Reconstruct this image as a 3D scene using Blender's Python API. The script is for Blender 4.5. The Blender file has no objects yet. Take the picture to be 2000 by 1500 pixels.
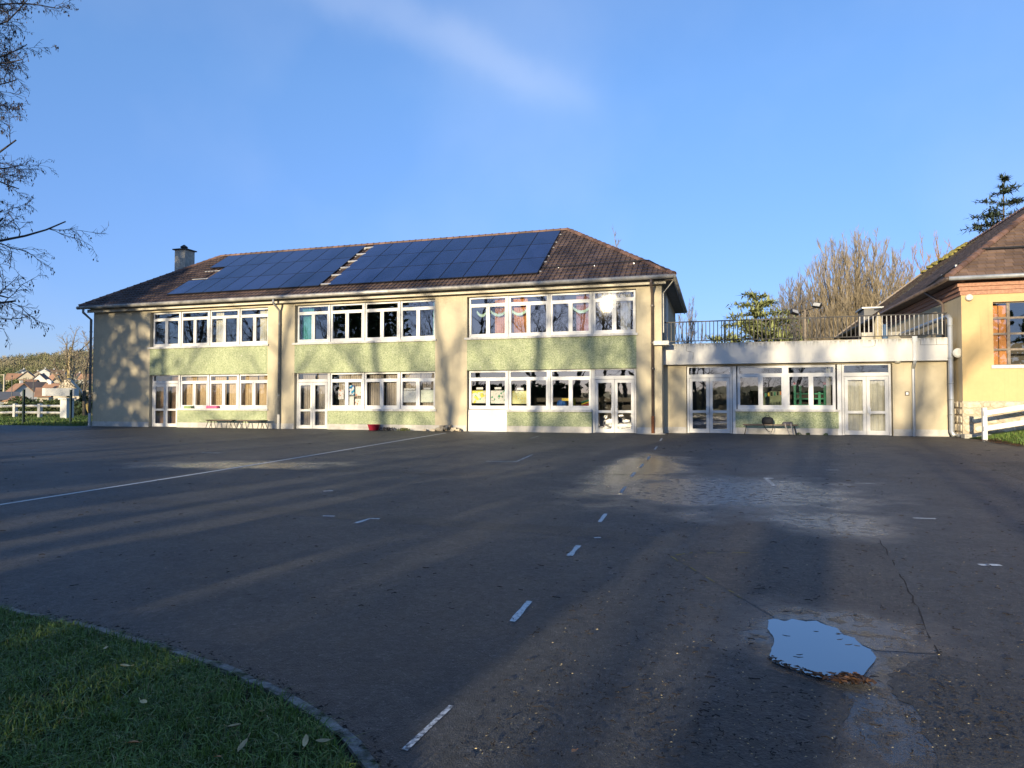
import bpy, math, random
import numpy as np
from mathutils import Vector, Matrix, noise as mnoise

scene = bpy.context.scene
C = scene.collection
R = math.radians

# ------------------------------------------------------------------ camera, sky, sun, exposure
cam_data = bpy.data.cameras.new('camera')
cam = bpy.data.objects.new('camera', cam_data); C.objects.link(cam)
cam_data.sensor_width = 36.0
cam_data.lens = 36.0 * 1300 / 2000
cam_data.clip_start = 0.05; cam_data.clip_end = 5000
cam.location = (0, 0, 1.30)
cam.rotation_euler = (R(90) + math.atan(35 / 1300), 0, R(17.0))
scene.camera = cam

SUN_DIR = Vector((-0.150, -0.978, 0.146)).normalized()     # towards the sun: low, behind the viewer
SUN_EL = math.asin(SUN_DIR.z)
world = bpy.data.worlds.new('World'); scene.world = world
world.use_nodes = True
wn = world.node_tree.nodes; wl = world.node_tree.links
wn.clear()
w_out = wn.new('ShaderNodeOutputWorld'); w_bg = wn.new('ShaderNodeBackground')
sky = wn.new('ShaderNodeTexSky'); sky.sky_type = 'NISHITA'; sky.sun_disc = False
sky.sun_elevation = SUN_EL
sky.sun_rotation = math.atan2(SUN_DIR.x, SUN_DIR.y)
sky.altitude = 100; sky.air_density = 1.0; sky.dust_density = 0.35; sky.ozone_density = 2.6
w_bg.inputs['Strength'].default_value = 0.124
# a thin streak of cirrus across the upper sky
tc = wn.new('ShaderNodeTexCoord')
def wmath(op, a, b=None, c=None):
    n = wn.new('ShaderNodeMath'); n.operation = op
    for i, v in enumerate((a, b, c)):
        if v is None: continue
        if isinstance(v, (int, float)): n.inputs[i].default_value = v
        else: wl.new(v, n.inputs[i])
    return n.outputs[0]
def wdot(vec):
    n = wn.new('ShaderNodeVectorMath'); n.operation = 'DOT_PRODUCT'
    wl.new(tc.outputs['Generated'], n.inputs[0]); n.inputs[1].default_value = vec
    return n.outputs['Value']
c_a = Vector((-0.516, 0.871, 0.604)).normalized(); c_b = Vector((-0.201, 0.972, 0.461)).normalized()
c_n = c_a.cross(c_b).normalized(); c_m = (c_a * 1.7 + c_b).normalized()
nz = wn.new('ShaderNodeTexNoise'); nz.inputs['Scale'].default_value = 9; nz.inputs['Detail'].default_value = 7
wl.new(tc.outputs['Generated'], nz.inputs['Vector'])
d_n = wmath('ADD', wdot(c_n), wmath('MULTIPLY', wmath('SUBTRACT', nz.outputs['Fac'], 0.5), 0.06))
band = wmath('POWER', 2.718, wmath('MULTIPLY', wmath('POWER', wmath('ABSOLUTE', wmath('DIVIDE', d_n, 0.026)), 2.0), -1.0))
ext = wn.new('ShaderNodeMapRange'); ext.interpolation_type = 'SMOOTHSTEP'
wl.new(wdot(c_m), ext.inputs['Value']); ext.inputs['From Min'].default_value = 0.962; ext.inputs['From Max'].default_value = 0.996
streak = wmath('MULTIPLY', wmath('MULTIPLY', band, ext.outputs['Result']), 0.11)
nz2 = wn.new('ShaderNodeTexNoise'); nz2.inputs['Scale'].default_value = 2.2; nz2.inputs['Detail'].default_value = 6
wl.new(tc.outputs['Generated'], nz2.inputs['Vector'])
veil = wn.new('ShaderNodeMapRange'); wl.new(nz2.outputs['Fac'], veil.inputs['Value'])
veil.inputs['From Min'].default_value = 0.48; veil.inputs['From Max'].default_value = 0.8
veil.inputs['To Max'].default_value = 0.11
cl = wmath('MINIMUM', wmath('ADD', streak, veil.outputs['Result']), 0.6)
wmix = wn.new('ShaderNodeMixRGB'); wl.new(cl, wmix.inputs['Fac'])
hsv = wn.new('ShaderNodeHueSaturation'); hsv.inputs['Saturation'].default_value = 1.05; hsv.inputs['Value'].default_value = 1.0
wmul = wn.new('ShaderNodeMixRGB'); wmul.blend_type = 'MULTIPLY'; wmul.inputs['Fac'].default_value = 1
wgam = wn.new('ShaderNodeGamma'); wgam.inputs['Gamma'].default_value = 0.70
wl.new(sky.outputs['Color'], wgam.inputs['Color'])
wl.new(wgam.outputs['Color'], wmul.inputs['Color1']); wmul.inputs['Color2'].default_value = (1.00, 1.21, 1.68, 1)
wl.new(wmul.outputs['Color'], hsv.inputs['Color'])
zsep = wn.new('ShaderNodeSeparateXYZ'); wl.new(tc.outputs['Generated'], zsep.inputs[0])
zr = wn.new('ShaderNodeMapRange'); wl.new(zsep.outputs['Z'], zr.inputs['Value']); zr.inputs['From Max'].default_value = 0.42
hz = wn.new('ShaderNodeMixRGB'); wl.new(zr.outputs['Result'], hz.inputs['Fac']); hz.inputs['Color1'].default_value = (0.74, 0.72, 0.90, 1); hz.inputs['Color2'].default_value = (1, 1, 1, 1)
hm = wn.new('ShaderNodeMixRGB'); hm.blend_type = 'MULTIPLY'; hm.inputs['Fac'].default_value = 1; wl.new(hsv.outputs['Color'], hm.inputs['Color1']); wl.new(hz.outputs['Color'], hm.inputs['Color2'])
wl.new(hm.outputs['Color'], wmix.inputs['Color1']); wmix.inputs['Color2'].default_value = (4.6, 4.7, 5.0, 1)
wl.new(wmix.outputs['Color'], w_bg.inputs['Color']); wl.new(w_bg.outputs['Background'], w_out.inputs['Surface'])

sun_data = bpy.data.lights.new('sun', 'SUN'); sun_data.energy = 4.0; sun_data.angle = R(0.53)
sun_data.color = (1.0, 0.85, 0.60)
sun = bpy.data.objects.new('sun', sun_data); C.objects.link(sun)
sun.rotation_euler = SUN_DIR.to_track_quat('Z', 'Y').to_euler()
sun.location = SUN_DIR * 60

scene.view_settings.view_transform = 'Standard'; scene.view_settings.look = 'None'
scene.view_settings.exposure = 1.08; scene.view_settings.gamma = 1; scene.view_settings.use_curve_mapping = False
scene.render.engine = 'CYCLES'
scene.cycles.transparent_max_bounces = 16
scene.cycles.sample_clamp_indirect = 25

# ------------------------------------------------------------------ materials
MATS = {}
class NT:
    def __init__(s, name):
        m = bpy.data.materials.new(name); m.use_nodes = True
        s.m = m; s.n = m.node_tree.nodes; s.l = m.node_tree.links; s.n.clear()
        s.out = s.n.new('ShaderNodeOutputMaterial'); MATS[name] = m
    def node(s, t, **kw):
        n = s.n.new(t)
        for k, v in kw.items(): setattr(n, k, v)
        return n
    def set(s, sock, v):
        if isinstance(v, bpy.types.NodeSocket): s.l.new(v, sock)
        elif isinstance(v, (tuple, list)) and len(v) == 3 and sock.type == 'RGBA': sock.default_value = (*v, 1)
        else: sock.default_value = v
    def pos(s):
        return s.node('ShaderNodeNewGeometry').outputs['Position']
    def noise(s, scale, detail=4, rough=0.55, vec=None, stretch=None, lo=0.0, hi=1.0, w=None):
        v = vec or s.pos()
        if stretch:
            mp = s.node('ShaderNodeMapping'); s.l.new(v, mp.inputs['Vector']); mp.inputs['Scale'].default_value = stretch; v = mp.outputs[0]
        n = s.node('ShaderNodeTexNoise'); s.l.new(v, n.inputs['Vector'])
        n.inputs['Scale'].default_value = scale; n.inputs['Detail'].default_value = detail; n.inputs['Roughness'].default_value = rough
        if (lo, hi) == (0.0, 1.0): return n.outputs['Fac']
        return s.rng(n.outputs['Fac'], lo, hi)
    def rng(s, v, lo, hi, a=0.0, b=1.0, smooth=False):
        r = s.node('ShaderNodeMapRange'); s.set(r.inputs['Value'], v)
        if smooth: r.interpolation_type = 'SMOOTHSTEP'
        r.inputs['From Min'].default_value = lo; r.inputs['From Max'].default_value = hi
        r.inputs['To Min'].default_value = a; r.inputs['To Max'].default_value = b
        return r.outputs['Result']
    def math(s, op, a, b=0.0):
        n = s.node('ShaderNodeMath', operation=op); s.set(n.inputs[0], a); s.set(n.inputs[1], b); return n.outputs[0]
    def mix(s, f, a, b, mode='MIX'):
        n = s.node('ShaderNodeMixRGB', blend_type=mode); s.set(n.inputs['Fac'], f); s.set(n.inputs['Color1'], a); s.set(n.inputs['Color2'], b)
        return n.outputs['Color']
    def attr(s, name='tint'):
        return s.node('ShaderNodeAttribute', attribute_name=name).outputs['Fac']
    def objrand(s):
        return s.node('ShaderNodeObjectInfo').outputs['Random']
    def bump(s, h, strength=0.3, dist=0.02):
        b = s.node('ShaderNodeBump'); s.set(b.inputs['Height'], h); b.inputs['Strength'].default_value = strength; b.inputs['Distance'].default_value = dist
        return b.outputs['Normal']
    def pbsdf(s, col, rough=0.7, metal=0.0, spec=0.4, normal=None, **kw):
        p = s.node('ShaderNodeBsdfPrincipled')
        s.set(p.inputs['Base Color'], col); s.set(p.inputs['Roughness'], rough); s.set(p.inputs['Metallic'], metal)
        s.set(p.inputs['Specular IOR Level'], spec)
        if normal is not None: s.l.new(normal, p.inputs['Normal'])
        for k, v in kw.items(): s.set(p.inputs[k], v)
        s.l.new(p.outputs[0], s.out.inputs['Surface']); return p

def simple(name, col, rough=0.6, metal=0.0, var=0.12, scale=6.0, bump=0.0, bscale=60, tint=0.0, orand=0.0, spec=0.4, stretch=None):
    t = NT(name)
    dark = tuple(c * (1 - var) for c in col); lite = tuple(min(1, c * (1 + var)) for c in col)
    c = t.mix(t.noise(scale, 5, lo=0.3, hi=0.7, stretch=stretch), dark, lite)
    if tint: c = t.mix(1.0, c, t.mix(t.attr(), (1 - tint,) * 3, (1 + tint,) * 3), 'MULTIPLY')
    if orand: c = t.mix(1.0, c, t.mix(t.objrand(), (1 - orand,) * 3, (1 + orand,) * 3), 'MULTIPLY')
    nrm = t.bump(t.noise(bscale, 3), bump, 0.01) if bump else None
    t.pbsdf(c, rough, metal, spec, nrm); return t.m

def render_wall(name, col, dirt, grain=180):
    t = NT(name)
    big = t.noise(0.7, 5, lo=0.35, hi=0.7); fine = t.noise(9, 6, lo=0.3, hi=0.7)
    c = t.mix(big, col, tuple(v * 0.88 for v in col))
    c = t.mix(t.math('MULTIPLY', fine, 0.25), c, tuple(v * 0.75 for v in col))
    streaks = t.noise(2.2, 4, lo=0.55, hi=0.8, stretch=(4, 4, 0.25))
    c = t.mix(t.math('MULTIPLY', streaks, 0.3), c, dirt)
    spots = t.noise(3.1, 8, 0.7, lo=0.62, hi=0.75)
    c = t.mix(t.math('MULTIPLY', spots, 0.35), c, dirt)
    zz = t.node('ShaderNodeSeparateXYZ'); t.l.new(t.pos(), zz.inputs[0])
    low = t.math('MULTIPLY', t.rng(zz.outputs['Z'], 1.0, 0.28, 0, 1, True), t.noise(4, 6, 0.7, lo=0.38, hi=0.7))
    c = t.mix(t.math('MULTIPLY', low, 0.55), c, dirt)
    drip = t.math('MULTIPLY', t.noise(3.2, 3, 0.6, lo=0.56, hi=0.7, stretch=(5, 5, 0.12)), t.noise(0.8, 3, lo=0.45, hi=0.65))
    c = t.mix(t.math('MULTIPLY', drip, 0.4), c, tuple(v * 0.62 for v in col))
    t.pbsdf(c, 0.9, 0, 0.25, t.bump(t.math('ADD', t.noise(grain, 3), t.math('MULTIPLY', t.noise(12, 4), 0.8)), 0.4, 0.008)); return t.m

render_wall('cream_render', (0.515, 0.445, 0.305), (0.40, 0.33, 0.24))
render_wall('yellow_render', (0.56, 0.405, 0.20), (0.42, 0.30, 0.16))
render_wall('side_render', (0.62, 0.50, 0.31), (0.25, 0.2, 0.14), 60)
render_wall('annex_render', (0.53, 0.455, 0.31), (0.45, 0.36, 0.24))
render_wall('plinth_paint', (0.56, 0.53, 0.47), (0.28, 0.25, 0.2))

t = NT('fascia_paint')
c = t.mix(t.noise(1.2, 5, lo=0.35, hi=0.7), (0.60, 0.58, 0.53), (0.53, 0.51, 0.465))
zs = t.node('ShaderNodeSeparateXYZ'); t.l.new(t.pos(), zs.inputs[0])
top = t.rng(zs.outputs['Z'], 3.25, 3.57)
c = t.mix(t.math('MULTIPLY', t.math('POWER', top, 2.5), t.noise(5, 6, 0.7, stretch=(3, 3, 0.4), lo=0.42, hi=0.62)), c, (0.17, 0.16, 0.12))
t.pbsdf(c, 0.85, 0, 0.25, t.bump(t.noise(90, 3), 0.25, 0.006))

t = NT('green_pebbledash')
v = t.node('ShaderNodeTexVoronoi'); t.l.new(t.pos(), v.inputs['Vector']); v.inputs['Scale'].default_value = 42
sep = t.node('ShaderNodeSeparateColor'); t.l.new(v.outputs['Color'], sep.inputs[0])
c = t.mix(t.noise(1.3, 5, lo=0.3, hi=0.7), (0.320, 0.355, 0.205), (0.285, 0.320, 0.18))
c = t.mix(t.rng(sep.outputs[0], 0.80, 0.86), c, (0.17, 0.20, 0.105))
c = t.mix(t.rng(sep.outputs[1], 0.8, 0.86), c, (0.43, 0.45, 0.29))
dr = t.noise(2.4, 4, 0.6, lo=0.52, hi=0.72, stretch=(3, 3, 0.2)); c = t.mix(t.math('MULTIPLY', dr, 0.35), c, (0.17, 0.19, 0.11))
chips = t.noise(7, 2, lo=0.735, hi=0.75)
c = t.mix(t.math('MULTIPLY', chips, 0.8), c, (0.62, 0.58, 0.48))
t.pbsdf(c, 0.85, 0, 0.3, t.bump(v.outputs['Distance'], 0.5, 0.01))

simple('white_paint', (0.60, 0.595, 0.575), 0.42, var=0.06, scale=3)
simple('old_white', (0.55, 0.53, 0.47), 0.6, var=0.15, scale=8)
simple('door_paint', (0.57, 0.555, 0.52), 0.4, var=0.07, scale=4)
simple('sill_stone', (0.56, 0.54, 0.49), 0.8, var=0.2, scale=11)
simple('grey_pipe', (0.22, 0.23, 0.23), 0.45, 0.3, var=0.25, scale=5)
simple('zinc', (0.42, 0.43, 0.43), 0.4, 0.5, var=0.2, scale=4, stretch=(1, 1, 0.4))
simple('brown_pipe', (0.10, 0.075, 0.062), 0.45, 0.0, var=0.3, scale=6)
simple('gutter_metal', (0.36, 0.34, 0.30), 0.5, 0.3, var=0.4, scale=2.5)
simple('dark_metal', (0.028, 0.028, 0.03), 0.45, 0.2, var=0.2)
simple('rail_metal', (0.022, 0.020, 0.020), 0.5, 0.2, var=0.35, scale=1.5)
simple('rail_grey', (0.33, 0.32, 0.30), 0.5, 0.3, var=0.25, scale=3)
simple('green_post', (0.015, 0.03, 0.022), 0.5, 0.0, var=0.2)
simple('soffit', (0.16, 0.14, 0.12), 0.8, var=0.2)
simple('trim_cream', (0.54, 0.49, 0.385), 0.7, var=0.15, scale=2)
simple('roof_tile', (0.083, 0.056, 0.048), 0.62, var=0.35, scale=0.9, tint=0.5, bump=0.2, bscale=40, spec=0.5)
simple('ridge_tile', (0.135, 0.078, 0.058), 0.65, var=0.35, scale=1.5, orand=0.35, bump=0.2)
simple('hall_tile', (0.135, 0.088, 0.062), 0.7, var=0.25, scale=1.2, tint=0.3, orand=0.28, bump=0.25, bscale=30)
t = NT('mossy_tile')
c = t.mix(t.attr(), (0.13, 0.08, 0.055), (0.20, 0.12, 0.075))
c = t.mix(t.noise(1.4, 7, 0.75, lo=0.5, hi=0.64), c, (0.36, 0.31, 0.17))
c = t.mix(t.noise(2.9, 6, 0.7, lo=0.58, hi=0.68), c, (0.30, 0.28, 0.07))
t.pbsdf(c, 0.9, 0, 0.2, t.bump(t.noise(20, 4), 0.5, 0.02))
simple('moss', (0.21, 0.18, 0.05), 0.95, var=0.4, scale=9, bump=0.5)
simple('brick_red', (0.36, 0.19, 0.125), 0.85, var=0.25, scale=14, bump=0.3)
simple('stone', (0.47, 0.40, 0.29), 0.9, var=0.28, scale=9, orand=0.22, tint=0.2, bump=0.6, bscale=35)
simple('mortar', (0.40, 0.33, 0.235), 0.95, var=0.2, scale=20, bump=0.4)
simple('concrete', (0.40, 0.37, 0.31), 0.9, var=0.25, scale=9, bump=0.4, bscale=90)
t = NT('kerb_stone')
c = t.mix(t.noise(22, 6, lo=0.3, hi=0.7), (0.12, 0.115, 0.108), (0.29, 0.28, 0.26))
c = t.mix(t.noise(7, 7, 0.75, lo=0.46, hi=0.60), c, (0.028, 0.034, 0.012))
t.pbsdf(c, 0.95, 0, 0.2, t.bump(t.noise(60, 6), 0.8, 0.02))
simple('bark', (0.10, 0.085, 0.065), 0.9, var=0.4, scale=14, bump=0.6, bscale=40)
simple('twig', (0.05, 0.04, 0.034), 0.85, var=0.3, scale=3, tint=0.3)
simple('twig_tan', (0.24, 0.195, 0.13), 0.9, var=0.3, scale=1.2, tint=0.5)
simple('twig_grey', (0.17, 0.145, 0.115), 0.9, var=0.3, scale=1.2, tint=0.4)
simple('twig_orange', (0.30, 0.18, 0.055), 0.9, var=0.3, scale=2, tint=0.4)
simple('ochre_bark', (0.32, 0.25, 0.10), 0.9, var=0.35, scale=5, bump=0.5)
simple('pod', (0.045, 0.032, 0.022), 0.8, var=0.3)
simple('needles', (0.20, 0.22, 0.085), 0.8, var=0.3, scale=1.2, tint=0.55)
simple('needles_dark', (0.045, 0.065, 0.04), 0.8, var=0.3, scale=1.2, tint=0.5)
simple('hedge_leaf', (0.075, 0.10, 0.028), 0.7, var=0.35, scale=1.5, tint=0.5)
simple('olive_leaf', (0.11, 0.12, 0.03), 0.7, var=0.35, scale=1.0, tint=0.5)
t = NT('brown_wood')
c = t.mix(t.attr(), (0.17, 0.14, 0.092), (0.33, 0.28, 0.19))
c = t.mix(t.noise(0.02, 4, lo=0.45, hi=0.62), c, (0.19, 0.19, 0.095))
t.pbsdf(c, 0.95, 0, 0.1)
simple('ivy_leaf', (0.03, 0.05, 0.02), 0.6, var=0.3, tint=0.5)
simple('dead_leaf', (0.085, 0.042, 0.02), 0.8, var=0.4, scale=30, tint=0.6, orand=0.3)
simple('pale_leaf', (0.42, 0.33, 0.17), 0.8, var=0.3, scale=40, orand=0.35)
simple('orange_leaf', (0.50, 0.21, 0.08), 0.7, var=0.25, scale=40)
simple('debris', (0.022, 0.017, 0.014), 0.9, var=0.4, scale=30, tint=0.5)
t = NT('road_paint')
c = t.mix(t.noise(45, 7, 0.75, lo=0.36, hi=0.50), (0.10, 0.10, 0.10), (0.62, 0.62, 0.60))
t.pbsdf(c, 0.8, 0, 0.3, t.bump(t.noise(120, 4), 0.4, 0.004))
t = NT('worn_paint')
c = t.mix(t.noise(30, 6, 0.7, lo=0.42, hi=0.56), (0.58, 0.58, 0.56), (0.10, 0.10, 0.10))
t.pbsdf(c, 0.75, 0, 0.3)
simple('curtain_beige', (0.56, 0.43, 0.26), 0.9, var=0.1)
simple('curtain_brown', (0.33, 0.22, 0.14), 0.9, var=0.12)
simple('curtain_grey', (0.42, 0.37, 0.31), 0.9, var=0.1)
simple('curtain_pale', (0.62, 0.60, 0.50), 0.9, var=0.08)
simple('curtain_teal', (0.10, 0.38, 0.36), 0.9, var=0.15)
simple('curtain_orange', (0.48, 0.22, 0.08), 0.9, var=0.2, scale=4)
simple('curtain_rose', (0.34, 0.15, 0.11), 0.9, var=0.3, scale=8)
simple('shutter_orange', (0.62, 0.27, 0.08), 0.7, var=0.15, scale=3, stretch=(6, 6, 0.5))
simple('mint_paper', (0.45, 0.62, 0.48), 0.9, var=0.1)
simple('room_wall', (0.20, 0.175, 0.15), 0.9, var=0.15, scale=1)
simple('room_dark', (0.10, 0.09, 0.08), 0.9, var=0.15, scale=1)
simple('mint_wall', (0.30, 0.36, 0.24), 0.9, var=0.15, scale=1)
simple('toy_green', (0.02, 0.24, 0.13), 0.5); simple('toy_red', (0.55, 0.06, 0.05), 0.5)
simple('toy_yellow', (0.70, 0.50, 0.04), 0.5); simple('toy_blue', (0.05, 0.18, 0.5), 0.5); simple('toy_orange', (0.7, 0.2, 0.03), 0.5)
simple('paper', (0.78, 0.77, 0.72), 0.9, var=0.05)
simple('pink_plastic', (0.72, 0.10, 0.22), 0.45); simple('red_plastic', (0.45, 0.03, 0.06), 0.4)
simple('crate_green', (0.22, 0.30, 0.12), 0.6)
simple('black_cloth', (0.012, 0.012, 0.014), 0.75, var=0.3, scale=20)
simple('grey_cloth', (0.10, 0.09, 0.10), 0.8, var=0.3, scale=20)
simple('bench_wood', (0.14, 0.095, 0.06), 0.6, var=0.3, scale=8, stretch=(0.4, 6, 6))
simple('weathered_wood', (0.22, 0.18, 0.14), 0.85, var=0.3, scale=8)
simple('blue_cover', (0.09, 0.16, 0.26), 0.6, var=0.15)
simple('parasol_cloth', (0.50, 0.42, 0.26), 0.9, var=0.12)
simple('slate', (0.045, 0.038, 0.04), 0.7, var=0.2, scale=0.4)
simple('roof_orange', (0.27, 0.15, 0.09), 0.85, var=0.2, scale=0.5, orand=0.2)
simple('roof_brown', (0.17, 0.11, 0.08), 0.85, var=0.2, scale=0.5, orand=0.2)
simple('roof_grey', (0.17, 0.165, 0.16), 0.85, var=0.15, scale=0.5)
simple('house_white', (0.56, 0.55, 0.51), 0.9, var=0.08, scale=0.4)
simple('house_cream', (0.48, 0.42, 0.32), 0.9, var=0.12, scale=0.4)
simple('house_glass', (0.03, 0.035, 0.045), 0.15, var=0.1)
simple('rust', (0.16, 0.06, 0.025), 0.9, var=0.5, scale=30)
simple('lamp_glass', (0.35, 0.35, 0.34), 0.3)
simple('solar_frame', (0.018, 0.02, 0.03), 0.4, 0.3)
simple('alloy', (0.68, 0.67, 0.64), 0.4, 0.5, var=0.1)

def drawing(name, base, cols, scale):
    t = NT(name); c = base
    for i, (col, lo) in enumerate(cols):
        n = t.node('ShaderNodeTexNoise'); mp = t.node('ShaderNodeMapping'); t.l.new(t.pos(), mp.inputs['Vector'])
        mp.inputs['Location'].default_value = (i * 7.3, i * 3.1, i * 5.7); t.l.new(mp.outputs[0], n.inputs['Vector'])
        n.inputs['Scale'].default_value = scale * (1 + 0.3 * i); n.inputs['Detail'].default_value = 3
        c = t.mix(t.rng(n.outputs['Fac'], lo, lo + 0.03), c, col)
    t.pbsdf(c, 0.9, 0, 0.2)
drawing('drawing_yellow', (0.75, 0.74, 0.62), [((0.75, 0.66, 0.10), 0.52), ((0.15, 0.45, 0.30), 0.60), ((0.45, 0.5, 0.6), 0.62)], 6)
drawing('drawing_green', (0.76, 0.74, 0.66), [((0.08, 0.33, 0.17), 0.58), ((0.65, 0.2, 0.15), 0.66), ((0.1, 0.1, 0.1), 0.66)], 9)
drawing('drawing_dots', (0.68, 0.68, 0.36), [((0.75, 0.55, 0.05), 0.60), ((0.1, 0.25, 0.12), 0.64)], 16)
drawing('drawing_ink', (0.76, 0.77, 0.74), [((0.25, 0.27, 0.32), 0.62), ((0.5, 0.35, 0.45), 0.67)], 22)
drawing('drawing_pale', (0.74, 0.78, 0.66), [((0.4, 0.5, 0.42), 0.62), ((0.65, 0.6, 0.35), 0.66)], 20)
drawing('drawing_blue', (0.78, 0.78, 0.75), [((0.05, 0.35, 0.6), 0.50), ((0.03, 0.06, 0.25), 0.60)], 7)
drawing('drawing_redline', (0.78, 0.76, 0.71), [((0.70, 0.25, 0.12), 0.60), ((0.1, 0.1, 0.12), 0.68)], 10)

t = NT('window_glass')
tr = t.node('ShaderNodeBsdfTransparent'); tr.inputs['Color'].default_value = (0.95, 0.95, 0.94, 1)
gl = t.node('ShaderNodeBsdfGlossy'); gl.inputs['Roughness'].default_value = 0.012; gl.inputs['Color'].default_value = (1, 1, 1, 1)
bn = t.bump(t.noise(1.6, 2), 0.06, 0.02); t.l.new(bn, gl.inputs['Normal'])
fr = t.node('ShaderNodeFresnel'); fr.inputs['IOR'].default_value = 2.5
ms = t.node('ShaderNodeMixShader'); bf = t.node('ShaderNodeNewGeometry').outputs['Backfacing']; t.l.new(t.math('MULTIPLY', fr.outputs[0], t.math('SUBTRACT', 1.0, bf)), ms.inputs[0]); t.l.new(tr.outputs[0], ms.inputs[1]); t.l.new(gl.outputs[0], ms.inputs[2])
t.l.new(ms.outputs[0], t.out.inputs['Surface'])

t = NT('solar_glass')
br = t.node('ShaderNodeTexCoord').outputs['Object']
bt = t.node('ShaderNodeTexBrick'); t.l.new(br, bt.inputs['Vector']); bt.offset = 0; bt.inputs['Scale'].default_value = 1.0
bt.inputs['Brick Width'].default_value = 0.166; bt.inputs['Row Height'].default_value = 0.166; bt.inputs['Mortar Size'].default_value = 0.003
bt.inputs['Color1'].default_value = (0.012, 0.022, 0.075, 1); bt.inputs['Color2'].default_value = (0.014, 0.025, 0.085, 1); bt.inputs['Mortar'].default_value = (0.02, 0.035, 0.10, 1)
c = t.mix(1.0, bt.outputs['Color'], t.mix(t.objrand(), (0.8,) * 3, (1.25,) * 3), 'MULTIPLY')
t.pbsdf(c, 0.12, 0.0, 0.6, t.bump(t.noise(0.8, 2), 0.04, 0.02))

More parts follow.
